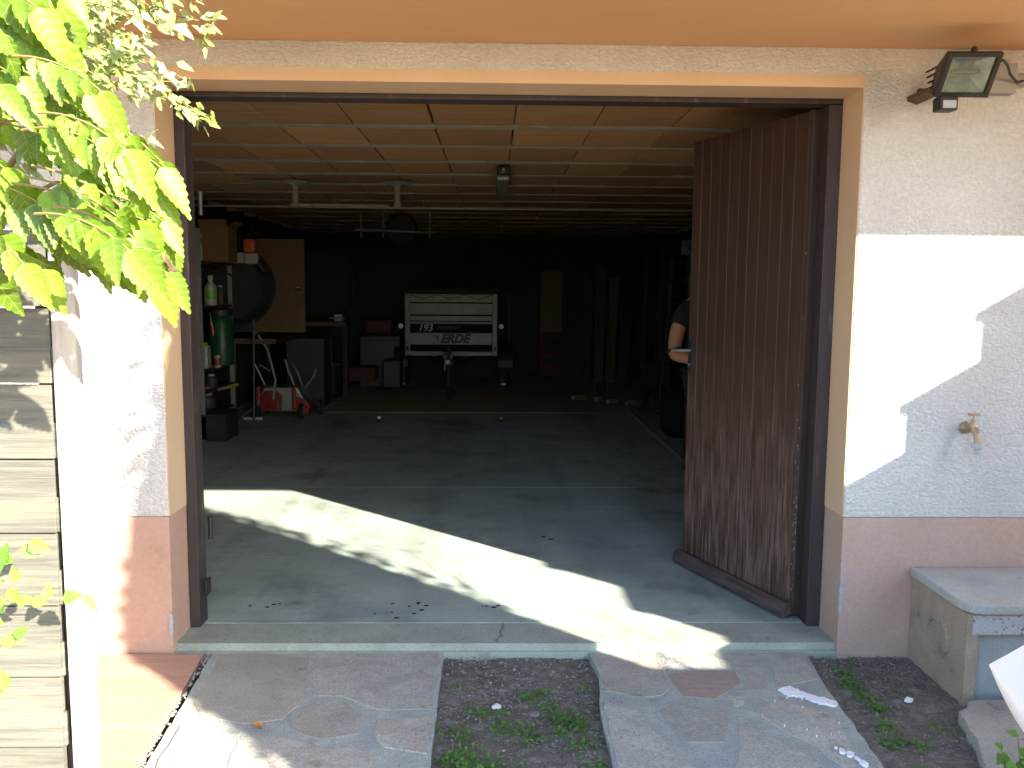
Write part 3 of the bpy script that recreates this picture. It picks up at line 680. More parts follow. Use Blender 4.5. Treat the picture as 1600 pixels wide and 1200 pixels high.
# finer, paler climber behind it reaching to the corner of the opening
jas = thing('jasmine', 'pale small leaved climber with budded twigs, up at the balcony behind the vine', 'climbing plant', (0, 0, 0))
SLf = [leaflet_mesh('small_leaf', 'leaf2', 1, .19+.05*(k % 2), 2, .4+.3*k, .3, 40+k) for k in range(3)]
tw = MB(); rj = random.Random(31); allm = MB()
def add_leaf_to(mb, me, p, d, nn, s):
    mt = Matrix.Translation(Vector(p)) @ orient(d, nn).to_4x4() @ Matrix.Diagonal((s, s, s, 1))
    mb.add([mt @ v.co for v in me.vertices], [tuple(pp.vertices) for pp in me.polygons])
tips = []
for k in range(95):
    p = Vector((-1.42+rj.uniform(-.1, .15), -1.42+rj.uniform(-.15, .1), rj.uniform(1.95, 2.3)))
    d = Vector((rj.uniform(.4, 1), rj.uniform(-.35, .25), rj.uniform(-.15, .5))).normalized()
    L_ = rj.uniform(.35, .72); pts = [p.copy()]
    for i in range(10):
        d = (d+Vector((rj.uniform(-.12, .12), rj.uniform(-.12, .12), -.055))).normalized(); pts.append(pts[-1]+d*L_/10)
    tw.tube(pts, [.0022]*6+[.0014]*5, 4); tips.append((pts[-1], d))
    for i in range(2, 11):
        for q in range(9):
            pp = pts[i]+Vector((rj.gauss(0, .012), rj.gauss(0, .012), rj.gauss(0, .012)))
            dd = d*.5+Vector((rj.uniform(-1, 1), rj.uniform(-1, 1), rj.uniform(-1, .7)))
            add_leaf_to(allm, rj.choice(SLf), pp, dd, Vector((rj.uniform(-.6, .6), -1, rj.uniform(0, 1))), rj.uniform(.02, .044))
allm.build('foliage', 'leaf2', jas, smooth='all', kind='stuff')
for k, (dx, dz) in enumerate(((.13, .01), (.15, .005), (.16, -.015), (.13, -.035))):
    base = Vector((-.93, -1.35, 1.965)); e = base+Vector((dx, rj.uniform(-.02, .02), dz+.03))
    tw.tube([base, base.lerp(e, .5)+Vector((0, 0, .006)), e], .0014, 5)
    MB().lathe([(.001, -.006), (.005, 0), (.0055, .006), (.002, .013)], e, 'x', 8).build('bud', 'bud', jas, smooth=True)
tw.build('twigs', 'stem', jas)

# rose shoots in front of the fence
rose = thing('rose_shoot', 'small rose shoots with oval leaves against the fence boards', 'rose', (0, 0, 0))
RLf = [leaflet_mesh('leaf', 'leaf3', 1, .36, 4, .35+.2*k, .2, 60+k) for k in range(3)]
rs = MB(); rr = random.Random(5)
for base, tip, lv in (((-1.2, -1.66, .70), (-1.0, -1.66, .94), 7), ((-1.2, -1.68, .74), (-.90, -1.66, .815), 6), ((-1.2, -1.64, .60), (-1.02, -1.68, .86), 6), ((-1.2, -1.66, .45), (-1.055, -1.68, .62), 4), ((-1.2, -1.7, .6), (-1.02, -1.7, .745), 4)):
    base, tip = Vector(base), Vector(tip); pts = [base.lerp(tip, t)+Vector((0, 0, .03*math.sin(PI*t))) for t in (0, .25, .5, .75, 1)]
    rs.tube(pts, [.0025, .0022, .002, .0016, .0012], 5)
    for k in range(lv):
        t = .35+.65*(k+1)/lv; i = min(3, int(t*4)); p = pts[i].lerp(pts[i+1], min(1, t*4-i))
        dd = (tip-base).normalized()*.4+Vector((rr.uniform(-.8, .9), rr.uniform(-.5, .1), rr.uniform(-.8, .9)))
        place_leaf('leaf', rr.choice(RLf), rose, p, dd, (rr.uniform(-.3, .4), -1, .5), rr.uniform(.032, .05))
rs.build('stem', 'stem', rose)
# leafy sprig in the bottom right corner
spg = thing('weed_sprig', 'green sprig with toothed leaves over the stone slab, bottom right corner', 'weed', (1.58, -1.12, -.02))
sg = MB()
for k in range(9):
    a = rr.uniform(-1.2, 1.2); L_ = rr.uniform(.10, .20); tip = Vector((math.sin(a)*L_*.6-.02, rr.uniform(-.05, .05), L_))
    sg.tube([(0, 0, 0), tip*.5+Vector((0, 0, .01)), tip], .0015, 4)
    for q in range(3):
        place_leaf('leaf', rr.choice(RLf), spg, tip*(1-.2*q), Vector((rr.uniform(-1, 1), rr.uniform(-.8, 0), rr.uniform(-.3, .8))), (0, -1, .8), rr.uniform(.025, .045))
sg.build('stem', 'stem', spg)

# ------------------------------------------------------------------ weeds, pebbles, dry leaf
def outside(x, y): return (-.195 < x < .395 or (1.34 < x < 1.70)) and -1.3 < y < -.01
wl = MB(); rw = random.Random(17)
WLf = leaflet_mesh('blade', 'weed', 1, .38, 2, .6, .2, 3)
cl = [(-.12, -.62, .07, 60), (-.10, -.80, .08, 150), (-.03, -.86, .07, 120), (.06, -.60, .06, 60), (.02, -.50, .05, 34), (.15, -.66, .05, 40), (.2, -.45, .06, 30), (.26, -.52, .06, 80), (.31, -.57, .05, 70), (.30, -.70, .06, 50),
      (.14, -.36, .05, 34), (.19, -.33, .04, 24), (-.14, -.28, .03, 16), (.36, -.30, .02, 18), (.34, -.85, .05, 40), (.1, -.9, .09, 60), (-.05, -.47, .06, 34), (.24, -.62, .03, 26), (-.15, -.95, .05, 60),
      (1.44, -.16, .05, 30), (1.42, -.26, .05, 50), (1.43, -.36, .05, 60), (1.45, -.45, .04, 60), (1.40, -.60, .05, 50), (1.36, -.72, .05, 60), (1.46, -.72, .05, 40), (1.58, -.36, .06, 20), (1.60, -.62, .05, 30), (1.62, -.9, .06, 60), (1.42, -.9, .06, 60), (1.5, -.08, .08, 16)]
for cx, cy, sp, n_ in cl:
    for k in range(int(n_*1.5)):
        x, y = cx+rw.gauss(0, sp*.55), cy+rw.gauss(0, sp*.5)
        if not outside(x, y): continue
        add_leaf_to(wl, WLf, (x, y, -.058+rw.uniform(0, .016)), (rw.uniform(-1, 1), rw.uniform(-1, 1), rw.uniform(0, .9)), (rw.uniform(-.5, .5), rw.uniform(-.6, .2), 1), rw.uniform(.006, .019))
for cx, cy, n_ in ((.13, -.62, 26), (.10, -.70, 20), (-.08, -.72, 18), (.3, -.5, 12), (1.44, -.3, 16), (1.4, -.66, 20)):
    for k in range(n_):                                            # grass blades
        x, y = cx+rw.gauss(0, .025), cy+rw.gauss(0, .02); a = rw.uniform(0, 2*PI); h_ = rw.uniform(.02, .05); q = Vector((math.cos(a), math.sin(a), 0))
        p0 = Vector((x, y, -.06)); p1 = p0+Vector((0, 0, h_*.6))+q*h_*.3; p2 = p0+Vector((0, 0, h_*.75))+q*h_*.8; s = Vector((-q.y, q.x, 0))*.0014
        wl.add([p0-s, p0+s, p1+s, p1-s, p2], [(0, 1, 2, 3), (3, 2, 4)])
wl.build('weeds', 'weed', smooth='all', kind='stuff', label='low green weeds creeping over the dirt between the paved strips', category='weeds')
pb = MB(); rp = random.Random(19)
for k in range(2600):
    x = rp.choice([rp.uniform(-.195, .40), rp.uniform(1.30, 1.78)]); y = -1.25*rp.random()**1.5
    if 1.2 < x and x < 1.31: continue
    r = rp.uniform(.0015, .0055)*(1.8 if rp.random() < .06 else 1)
    z = -.062+rp.uniform(0, .008)
    a = rp.random()*PI; n5 = 5
    vs = [(x+r*math.cos(a+2*PI*q/n5)*rp.uniform(.7, 1.3), y+r*math.sin(a+2*PI*q/n5)*rp.uniform(.7, 1.2), z) for q in range(n5)]
    vs += [(v[0]*.5+x*.5, v[1]*.5+y*.5, z+r*.8) for v in vs]
    pb.add(vs, [(0+q, (q+1) % 5, 5+(q+1) % 5, 5+q) for q in range(5)]+[(5, 6, 7, 8, 9)])
pb.build('gravel', 'pebble', kind='stuff', label='scattered small gravel and crumbs on the bare dirt', category='gravel')
b = MB(); rk_ = random.Random(77)                                   # specks round the splashes
for k in range(58):
    t = rk_.random(); x, y = 1.12+.17*t+rk_.gauss(0, .03), -.37-.11*t+rk_.gauss(0, .014)
    if k > 44: x, y = 1.10+rk_.gauss(0, .09), -.62+rk_.gauss(0, .13)
    if not (.45 < x < 1.26): continue
    r = rk_.uniform(.0006, .0022); b.prism([(x+r*rk_.uniform(.6, 1.4)*math.cos(a*PI/3), y+r*rk_.uniform(.6, 1.4)*math.sin(a*PI/3)) for a in range(6)], 'z', -.034, -.0265)
b.build('paint_specks', 'splash', Rst, kind='stuff')
b = MB()
for k in range(420):
    q = rk_.random()
    if q < .45: x, y, z = rk_.choice([rk_.uniform(-.34, -.2), rk_.uniform(.41, .52), rk_.uniform(-1.12, -.25), rk_.uniform(1.15, 1.28)]), rk_.uniform(-.9, -.02), -.031
    elif q < .75: x, y, z = rk_.uniform(-1.3, 1.44), .03+abs(rk_.gauss(0, .05)), -.0015
    else: x, y, z = rk_.uniform(-1.25, 1.3), .26+abs(rk_.gauss(0, .35)), .0005
    r = rk_.uniform(.0008, .0028); b.lathe([(r, 0), (r*.9, r*.6), (r*.3, r)], (x, y, z), n=5)
b.build('grit', 'dirt', kind='stuff', label='crumbs of dirt scattered over the paving, sill and floor edge', category='grit')
b = MB()                                                           # straw and twig bits on the dirt
for k in range(70):
    x = rk_.choice([rk_.uniform(-.18, .38), rk_.uniform(1.36, 1.68)]); y = rk_.uniform(-1.0, -.05); a = rk_.uniform(0, PI); l = rk_.uniform(.01, .045)
    b.tube([(x, y, -.050), (x+l*math.cos(a)*.5, y+l*math.sin(a)*.5, -.047), (x+l*math.cos(a), y+l*math.sin(a), -.050)], rk_.uniform(.0006, .0014), 4)
b.build('straw', 'pebble', kind='stuff', label='dry straw and twig bits lying on the bare dirt', category='litter')
for (x, y, r, m_, lb) in ((1.585, -.40, .018, 'splash', 'white plaster flake on the dirt left of the concrete box'), (.02, -.44, .016, 'bud', 'pale wood chip lying in the middle dirt strip'), (.16, -.50, .016, 'pebble', 'flat grey stone among weeds in the middle strip')):
    MB().prism(jit([(x-r, y-r*.4), (x+r*.2, y-r*.7), (x+r, y+r*.1), (x+r*.2, y+r*.8)], .002, .02, 3), 'z', -.055, -.043).build('stone_chip', m_, label=lb, category='chip')
me = leaflet_mesh('dry_leaf', 'dry', .036, .36*.036, 3, .5, .35, 77); 
dl = link('dry_leaf', me, None, (-.822, -.63, -.022), .6, label='single curled orange leaf lying on the left paved strip', category='leaf')

# ------------------------------------------------------------------ the sheet
sh_o = link('plastic_sheet', sht, None, None, 0, label='curled translucent white sheet leaning in at the right edge', category='sheet')

# ------------------------------------------------------------------ things inside the garage
def text_mesh(txt, size, m, depth=.001, bold=0, shear=0):
    cu = bpy.data.curves.new('text', 'FONT'); cu.body = txt; cu.size = size; cu.extrude = depth; cu.offset = bold; cu.shear = shear
    cu.align_x = 'LEFT'; cu.resolution_u = 3
    o = bpy.data.objects.new('text', cu); COL.objects.link(o)
    me = bpy.data.meshes.new_from_object(o.evaluated_get(bpy.context.evaluated_depsgraph_get()))
    bpy.data.objects.remove(o); bpy.data.curves.remove(cu)
    me.materials.clear(); me.materials.append(M[m]); return me
def text_part(name, txt, size, m, parent, x, y, z, width, **k):
    me = text_mesh(txt, size, m, **k); xs = [v.co.x for v in me.vertices]; w_ = max(xs)-min(xs); f = width/w_
    o = link(name, me, parent, (x-min(xs)*f, y, z)); o.rotation_euler = (PI/2, 0, 0); o.scale = (f, 1 if f > 5 else f*1.0, 1); return o

# trailer at the back
TX, TY = -.597, 8.9
tr = thing('cargo_trailer', 'small silver box trailer parked nose-out against the back wall', 'trailer', (TX, TY, 0))
HW = .66
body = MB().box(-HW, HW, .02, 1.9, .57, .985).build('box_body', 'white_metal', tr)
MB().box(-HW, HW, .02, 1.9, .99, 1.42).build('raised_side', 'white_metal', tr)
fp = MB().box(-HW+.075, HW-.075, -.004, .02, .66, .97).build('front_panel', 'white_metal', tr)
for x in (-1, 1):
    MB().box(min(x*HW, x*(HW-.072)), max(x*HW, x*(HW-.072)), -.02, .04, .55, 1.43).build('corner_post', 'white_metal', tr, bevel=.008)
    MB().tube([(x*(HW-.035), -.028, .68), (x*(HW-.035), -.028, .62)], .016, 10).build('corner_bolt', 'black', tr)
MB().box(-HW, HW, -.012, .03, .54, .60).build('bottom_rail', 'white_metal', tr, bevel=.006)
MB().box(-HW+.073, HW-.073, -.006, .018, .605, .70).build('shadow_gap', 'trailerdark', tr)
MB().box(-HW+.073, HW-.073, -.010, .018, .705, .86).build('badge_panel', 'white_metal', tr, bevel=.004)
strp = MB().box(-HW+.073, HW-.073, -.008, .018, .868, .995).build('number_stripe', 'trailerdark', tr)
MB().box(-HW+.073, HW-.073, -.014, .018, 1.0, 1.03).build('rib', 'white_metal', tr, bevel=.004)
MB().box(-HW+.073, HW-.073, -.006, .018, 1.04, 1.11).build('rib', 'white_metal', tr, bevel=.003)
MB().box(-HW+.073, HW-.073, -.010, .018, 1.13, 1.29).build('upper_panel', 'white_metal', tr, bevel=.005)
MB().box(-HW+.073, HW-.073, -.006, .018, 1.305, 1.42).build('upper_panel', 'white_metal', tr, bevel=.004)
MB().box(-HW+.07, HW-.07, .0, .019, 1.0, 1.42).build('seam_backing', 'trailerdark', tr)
cv = MB().box(-HW-.025, HW+.025, -.03, 1.92, 1.42, 1.50).build('tarpaulin_cover', 'rubber', tr, bevel=.02)
zz = []
for k in range(7): zz.append((-HW+.07+(2*HW-.14)*k/6, -.032, 1.415 if k % 2 == 0 else 1.345))
MB().tube(zz, .005, 5).build('elastic_cord', 'black', tr)
text_part('number', '193', .12, 'lettergrey', tr, -.45, -.0095, .895, .19, bold=.002, shear=.25)
text_part('word', 'PREMIUM', .055, 'darkmetal', tr, -.20, -.0095, .912, .33, shear=.2)
text_part('badge', 'ERD\u00c9', .112, 'black', tr, -.155, -.0125, .730, .45, bold=.006, shear=.3)
MB().prism([(-.31, .838), (-.165, .838), (-.185, .737), (-.225, .800)], 'y', -.0135, -.010).build('badge_arrow', 'red', tr)
for x in (-1, 1):
    MB().lathe([(.035, -.012), (.035, 0), (.028, .01)], (x*(HW+.055), -.03, .965), 'y', 16).build('side_reflector', 'bud', tr, smooth=True)
    MB().tube([(x*(HW-.02), .02, .965), (x*(HW+.055), -.01, .965)], .008, 6).build('reflector_arm', 'black', tr)
    wl_ = MB().lathe([(.10, -.085), (.25, -.085), (.29, -.06), (.30, 0), (.29, .06), (.25, .085), (.10, .085)], (x*(HW+.13), .95, .30), 'x', 28).build('wheel', 'rubber', tr, smooth=True)
    MB().lathe([(.02, -.09), (.13, -.088), (.15, -.06)], (x*(HW+.13), .95, .30), 'x', 20).build('rim', 'galv', wl_)
    arc = [(.95+.36*math.cos(a), .32+.36*math.sin(a)) for a in [PI*q/10 for q in range(11)]]
    arc2 = [(.95+.345*math.cos(a), .32+.345*math.sin(a)) for a in [PI*q/10 for q in range(10, -1, -1)]]
    MB().prism(arc+arc2, 'x', x*(HW+.13)-.11, x*(HW+.13)+.11).build('mudguard', 'black', tr)
    mf = MB().box(x*(HW+.10)-.04, x*(HW+.10)+.04, .55, .56, .06, .20).build('mud_flap', 'dullred', tr)
    MB().box(x*(HW+.10)-.035, x*(HW+.10)+.035, .544, .549, .06, .085).build('reflector_strip', 'bud', mf)
MB().add([(-.30, 0, .54), (-.24, 0, .54), (-.02, -.75, .52), (-.06, -.75, .52), (-.30, 0, .48), (-.24, 0, .48), (-.02, -.75, .46), (-.06, -.75, .46)], [(0, 1, 2, 3), (4, 7, 6, 5), (0, 3, 7, 4), (1, 5, 6, 2), (2, 6, 7, 3), (0, 4, 5, 1)]).build('drawbar', 'darkmetal', tr)
MB().add([(.30, 0, .54), (.24, 0, .54), (.02, -.75, .52), (.06, -.75, .52), (.30, 0, .48), (.24, 0, .48), (.02, -.75, .46), (.06, -.75, .46)], [(3, 2, 1, 0), (5, 6, 7, 4), (4, 7, 3, 0), (2, 6, 5, 1), (3, 7, 6, 2), (1, 5, 4, 0)]).build('drawbar', 'darkmetal', tr)
cp = MB().box(-.04, .04, -1.05, -.74, .50, .57).build('coupling', 'galv', tr, bevel=.015)
MB().box(-.07, .05, -.70, -.55, .54, .61).build('winch_tag', 'yellow', tr, bevel=.01)
MB().tube([(0, -.8, .72), (0, -.8, .20)], .025, 12).build('jack_tube', 'darkmetal', tr)
MB().tube([(-.05, -.8, .40), (-.05, -.79, .48)], .006, 6).build('safety_pin', 'bud', tr)
MB().lathe([(.03, -.025), (.09, -.025), (.10, 0), (.09, .025), (.03, .025)], (0, -.8, .10), 'x', 20).build('jockey_wheel', 'rubber', tr, smooth=True)

# floor sockets with pale heads
for x, m_, lb in ((-1.274, 'bud', 'white headed stud standing in the floor, left of the pair'), (.097, 'yellow', 'yellow headed stud standing in the floor, right of the pair')):
    t_ = thing('floor_stud', lb, 'stud', (x, 6.13, 0), group='studs standing in the garage floor')
    MB().lathe([(.018, 0), (.018, .02), (.008, .025), (.008, .04)], (0, 0, 0), n=10).build('stem', 'darkmetal', t_)
    MB().lathe([(.010, .036), (.022, .045), (.024, .058), (.016, .07), (.004, .074)], (0, 0, 0), n=12).build('head', m_, t_, smooth=True)

# shelving on the left
shf = thing('steel_shelving', 'grey slotted steel shelving along the left garage wall', 'shelving', (0, 0, 0))
for x, y in ((-2.82, 4.84), (-2.82, 5.80), (-3.17, 4.84), (-3.17, 5.80)):
    b = MB().prism([(x, y), (x+.045, y), (x+.045, y+.004), (x+.004, y+.004), (x+.004, y+.045), (x, y+.045)], 'z', 0, 2.05)
    p_ = b.build('upright', 'galv', shf)
for z in (.22, .46, .68, 1.29, 1.72):
    MB().box(-3.17, -2.78, 4.85, 5.84, z, z+.025).build('shelf', 'darkmetal', shf)
def cbox(name, m, x, y, z, sx, sy, sz, lb, cat, bev=.004, rz=0, flaps=False):
    t_ = thing(name, lb, cat, (x, y, z), rz)
    MB().box(-sx/2, sx/2, -sy/2, sy/2, 0, sz).build('body', m, t_, bevel=bev)
    if flaps:
        MB().add([(-sx/2, -sy/2, sz), (sx/2, -sy/2, sz), (sx/2, -sy/2-.05, sz+.07), (-sx/2, -sy/2-.05, sz+.07)], [(0, 1, 2, 3)]).build('flap', m, t_)
        MB().add([(sx/2, -sy/2, sz), (sx/2, sy/2, sz), (sx/2+.07, sy/2, sz+.06), (sx/2+.07, -sy/2, sz+.06)], [(0, 1, 2, 3)]).build('flap', m, t_)
    else:
        MB().box(-sx/2-.004, sx/2+.004, -sy/2-.004, sy/2+.004, sz*.90, sz+.003).build('lid', m, t_, bevel=bev)
    return t_
cbox('cardboard_box', 'card', -2.76, 5.35, 1.745, .28, .30, .34, 'open brown cardboard box on the top shelf of the steel shelving', 'box', flaps=True)
bt = thing('spray_bottle', 'grey spray bottle with a white trigger beside the cardboard box, top shelf', 'bottle', (-2.86, 5.02, 1.745))
MB().lathe([(.042, 0), (.045, .02), (.045, .15), (.02, .20), (.014, .22)], (0, 0, 0), n=14).build('bottle', 'greyplastic', bt, smooth=True)
MB().box(-.016, .05, -.012, .012, .22, .26).build('trigger_head', 'offwhite', bt, bevel=.005)
wb = thing('white_bottle', 'white bottle with a green label on the middle shelf of the shelving', 'bottle', (-2.80, 5.18, 1.315))
MB().lathe([(.055, 0), (.06, .02), (.06, .17), (.05, .20), (.022, .23), (.022, .25)], (0, 0, 0), n=18).build('bottle', 'offwhite', wb, smooth=True)
MB().lathe([(.0615, .06), (.0615, .15)], (0, 0, 0), n=18).build('label_band', 'label_green', wb)
MB().lathe([(.026, .25), (.026, .285), (.02, .295)], (0, 0, 0), n=12).build('cap', 'offwhite', wb)
gc = thing('green_canister', 'tall green canister on the lower shelf of the shelving', 'canister', (-2.78, 5.42, .705))
MB().lathe([(.115, 0), (.12, .02), (.12, .44), (.09, .50), (.04, .53)], (0, 0, 0), n=22).build('drum', 'green', gc, smooth=True)
MB().lathe([(.13, .50), (.13, .56), (.10, .575)], (0, 0, 0), n=22).build('lid', 'black', gc)
jc = thing('jerrycan', 'cream jerrycan with ochre cap and sides on the lower shelf', 'jerrycan', (-2.86, 5.0, .705))
MB().box(-.10, .09, -.06, .06, 0, .22).build('can', 'offwhite', jc, bevel=.02)
MB().box(-.105, -.06, -.062, .062, .10, .25).build('handle', 'yellow', jc, bevel=.012)
MB().lathe([(.025, 0), (.025, .03)], (.05, 0, .22), n=12).build('cap', 'yellow', jc)
tn = thing('red_white_tin', 'small red and white tin next to the jerrycan', 'tin', (-2.72, 5.08, .705))
MB().lathe([(.03, 0), (.03, .12)], (0, 0, 0), n=14).build('tin', 'offwhite', tn); MB().lathe([(.031, .02), (.031, .09)], (.0, 0, 0), n=14).build('band', 'red', tn)
for x, y, z, lb in ((-2.87, 4.92, 1.16, 'left one of two orange tool handles hooked on the shelving'), (-2.72, 4.92, 1.15, 'right one of two orange tool handles hooked on the shelving')):
    t_ = thing('pruning_shears', lb, 'shears', (x, y, z), group='orange handled shears on the shelving')
    MB().tube([(0, 0, 0), (.015, 0, -.07), (.012, 0, -.12)], [.011, .013, .009], 8).build('grip', 'orange', t_, smooth=True)
    MB().tube([(0, 0, 0), (-.01, 0, .10)], [.006, .003], 6).build('blade', 'galv', t_)
for x0, x1, z0, z1, m_, lb in ((-2.70, -2.50, .49, .545, 'yellow', 'ochre handled tool sticking out over the low shelf'), (-2.95, -2.78, .50, .51, 'orange', 'orange handled tool lying on the low shelf behind the upright')):
    t_ = thing('hand_tool', lb, 'tool', (0, 5.0, 0))
    MB().tube([(x0, 0, z0), ((x0+x1)/2, 0, (z0+z1)/2)], .014, 8).build('ferrule', 'galv', t_); MB().tube([((x0+x1)/2, 0, (z0+z1)/2), (x1, 0, z1)], [.013, .017], 8).build('grip', m_, t_, smooth=True)
cbox('storage_crate', 'rubber', -2.75, 5.05, 0, .34, .42, .27, 'black plastic crate on the floor under the shelving', 'crate', .02)
hm = thing('hedge_trimmer', 'white and orange-red machine hanging right of the cardboard box', 'garden tool', (-2.55, 5.75, 1.80))
MB().box(-.07, .05, -.05, .05, .06, .20).build('motor_cover', 'orange', hm, bevel=.03)
MB().box(-.06, .08, -.045, .045, -.06, .055).build('casing', 'offwhite', hm, bevel=.02)
MB().tube([(-.05, 0, .20), (.02, 0, .29), (.09, 0, .24)], .012, 8).build('handle', 'black', hm, smooth=True)
MB().tube([(.05, 0, -.02), (.14, 0, -.15)], [.03, .02], 8).build('guard', 'black', hm)

# brown cupboard door and round black tub in front
cd = thing('cupboard', 'brown cupboard door standing open on the left wall behind a round black tub', 'cupboard', (0, 0, 0))
MB().box(-2.72, -2.09, 6.2, 6.22, 1.0, 2.03).build('door', 'ply', cd, bevel=.002)
MB().box(-2.19, -2.12, 6.175, 6.199, 1.46, 1.51).build('handle', 'black', cd, bevel=.004)
MB().box(-2.18, -2.13, 6.168, 6.174, 1.492, 1.505).build('latch', 'galv', cd)
MB().box(-3.18, -2.73, 6.2, 7.4, 1.0, 2.03).build('cabinet', 'inwall', cd)
MB().box(-3.18, -2.45, 6.3, 8.0, .86, .92).build('worktop', 'ply', cd)
tb_ = thing('round_tub', 'large round black tub hung up in front of the brown cupboard door', 'tub', (-2.80, 5.95, 1.50))
MB().lathe([(.05, -.14), (.34, -.14), (.37, -.10), (.42, .02), (.44, .02), (.44, .05), (.40, .05)], (0, 0, 0), 'y', 36).build('tub', 'rubber', tb_, smooth=True)
MB().box(-.02, .17, -.16, -.13, .25, .36).build('label_plate', 'offwhite', tb_, bevel=.006)
MB().tube([(-.25, -.15, .1), (-.1, -.19, .2), (.05, -.15, .1)], .012, 8).build('rope_handle', 'rubber', tb_)

# red machine and the strimmer leaning on it
mw = thing('lawn_scarifier', 'red and grey wheeled lawn machine with folded tube handles', 'garden machine', (-2.42, 6.55, 0))
MB().prism([(-.26, .08), (.24, .08), (.27, .20), (.18, .36), (-.20, .36), (-.28, .20)], 'y', -.16, .22).build('deck', 'galv', mw, bevel=.02)
MB().prism([(-.22, .10), (.0, .10), (.02, .26), (-.05, .32), (-.18, .32), (-.23, .26)], 'y', -.20, -.165).build('front_cover', 'red', mw, bevel=.01)
for a, b_ in ((-.29, -.24), (.12, .17)):
    MB().box(a, b_, -.19, .20, .10, .37).build('side_panel', 'red', mw, bevel=.012)
MB().prism([(.16, .05), (.30, .05), (.33, .14), (.28, .22), (.17, .26)], 'y', -.18, .0).build('wheel_guard', 'red', mw, bevel=.01)
for x, y in ((-.26, -.12), (.23, -.19), (.38, .15), (-.26, .22)):
    w_ = MB().lathe([(.02, -.025), (.075, -.025), (.09, -.015), (.09, .015), (.075, .025), (.02, .025)], (x, y, .09), 'x', 20).build('wheel', 'rubber', mw, smooth=True)
    MB().lathe([(.015, -.03), (.06, -.028), (.06, .028), (.015, .03)], (x, y, .09), 'x', 16).build('hub', 'galv', w_)
MB().lathe([(.0, -.03), (.022, -.03), (.022, 0)], (-.03, -.20, .15), 'y', 10).build('knob', 'offwhite', mw)
for pts in ([(-.24, .05, .36), (-.30, .05, .50), (-.37, .05, .64)], [(-.30, .05, .60), (-.18, .1, .52)], [(.10, .05, .36), (.04, .05, .52), (.0, .05, .66)], [(.20, .05, .32), (.16, .0, .50), (.08, .05, .62)], [(.24, 0, .34), (.34, 0, .48), (.36, 0, .56)]):
    MB().tube(pts, .011, 8).build('handle_tube', 'galv', mw, smooth=True)
stt = thing('strimmer', 'long grey tubed strimmer leaning up beside the red lawn machine', 'strimmer', (0, 0, 0))
MB().tube([(-2.50, 6.33, .22), (-2.47, 6.33, .46), (-2.56, 6.36, .80), (-2.78, 6.12, 1.25)], .014, 10).build('shaft', 'galv', stt, smooth=True)
MB().tube([(-2.70, 6.28, .96), (-2.66, 6.22, .97), (-2.52, 6.22, 1.0)], .014, 8).build('grip', 'black', stt, smooth=True)
MB().tube([(-2.78, 6.12, 1.25), (-2.82, 6.06, 1.34)], [.02, .03], 10).build('motor_head', 'black', stt)
MB().box(-2.57, -2.43, 6.28, 6.36, .14, .23).build('cutter_head', 'red', stt, bevel=.02)
fr_ = thing('folding_trestle', 'small pale metal folding frame lying on the floor left of the red machine', 'trestle', (-2.78, 6.3, 0))
MB().tube([(-.08, 0, .02), (.12, .05, .20)], .008, 6).build('leg', 'galv', fr_); MB().box(-.05, .17, -.03, .0, 0, .03).build('foot', 'greyplastic', fr_, bevel=.004)

# bits further back on the left
cbox('grey_cabinet', 'housing', -2.35, 7.6, 0, .46, .5, .86, 'low grey metal cabinet behind the red lawn machine', 'cabinet')
rl = thing('paper_roll', 'pale upright roll standing on a dark drum, left of the trailer', 'roll', (-2.30, 8.5, .45))
MB().lathe([(.07, 0), (.07, .36), (.02, .36)], (0, 0, 0), n=18).build('roll', 'offwhite', rl, smooth=True); MB().lathe([(.09, .361), (.09, .39)], (0, 0, 0), n=16).build('cap', 'black', rl)
dr = thing('dark_drum', 'dark drum carrying the pale upright roll', 'drum', (-2.30, 8.5, 0))
MB().lathe([(.20, 0), (.21, .01), (.20, .2), (.21, .42), (.20, .44)], (0, 0, 0), n=24).build('shell', 'darkmetal', dr, smooth=True); MB().lathe([(.19, .441), (.19, .447)], (0, 0, 0), n=24).build('lid', 'galv', dr)
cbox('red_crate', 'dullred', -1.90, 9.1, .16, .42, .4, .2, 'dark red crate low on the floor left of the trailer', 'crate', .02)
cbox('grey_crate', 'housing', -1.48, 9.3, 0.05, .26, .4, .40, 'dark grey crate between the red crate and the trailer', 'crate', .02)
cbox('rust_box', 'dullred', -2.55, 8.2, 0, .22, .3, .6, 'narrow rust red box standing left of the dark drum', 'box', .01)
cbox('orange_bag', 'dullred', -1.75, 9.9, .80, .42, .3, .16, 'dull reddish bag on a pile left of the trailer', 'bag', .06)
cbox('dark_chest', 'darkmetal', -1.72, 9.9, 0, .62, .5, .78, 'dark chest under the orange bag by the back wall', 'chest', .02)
tyre = thing('tyre', 'big black tyre shape leaning in the back left corner', 'tyre', (-2.45, 8.9, 1.55))
MB().lathe([(.28, -.1), (.44, -.12), (.52, -.06), (.52, .06), (.44, .12), (.28, .1), (.26, 0)], (0, 0, 0), 'y', 32).build('tread', 'rubber', tyre, smooth=True)
MB().lathe([(.05, -.02), (.27, -.03), (.27, .03), (.05, .02)], (0, 0, 0), 'y', 24).build('rim', 'darkmetal', tyre)
bench = thing('workbench', 'workbench with tools in the back left corner', 'workbench', (0, 0, 0))
MB().box(-3.15, -2.0, 8.3, 8.75, .98, 1.03).build('worktop', 'ply', bench)
for x in (-3.1, -2.05): MB().box(x, x+.06, 8.35, 8.42, 0, .98).build('leg', 'inwall', bench)
vs = thing('bench_vice', 'small steel vice at the end of the workbench', 'vice', (-2.10, 8.4, 1.03))
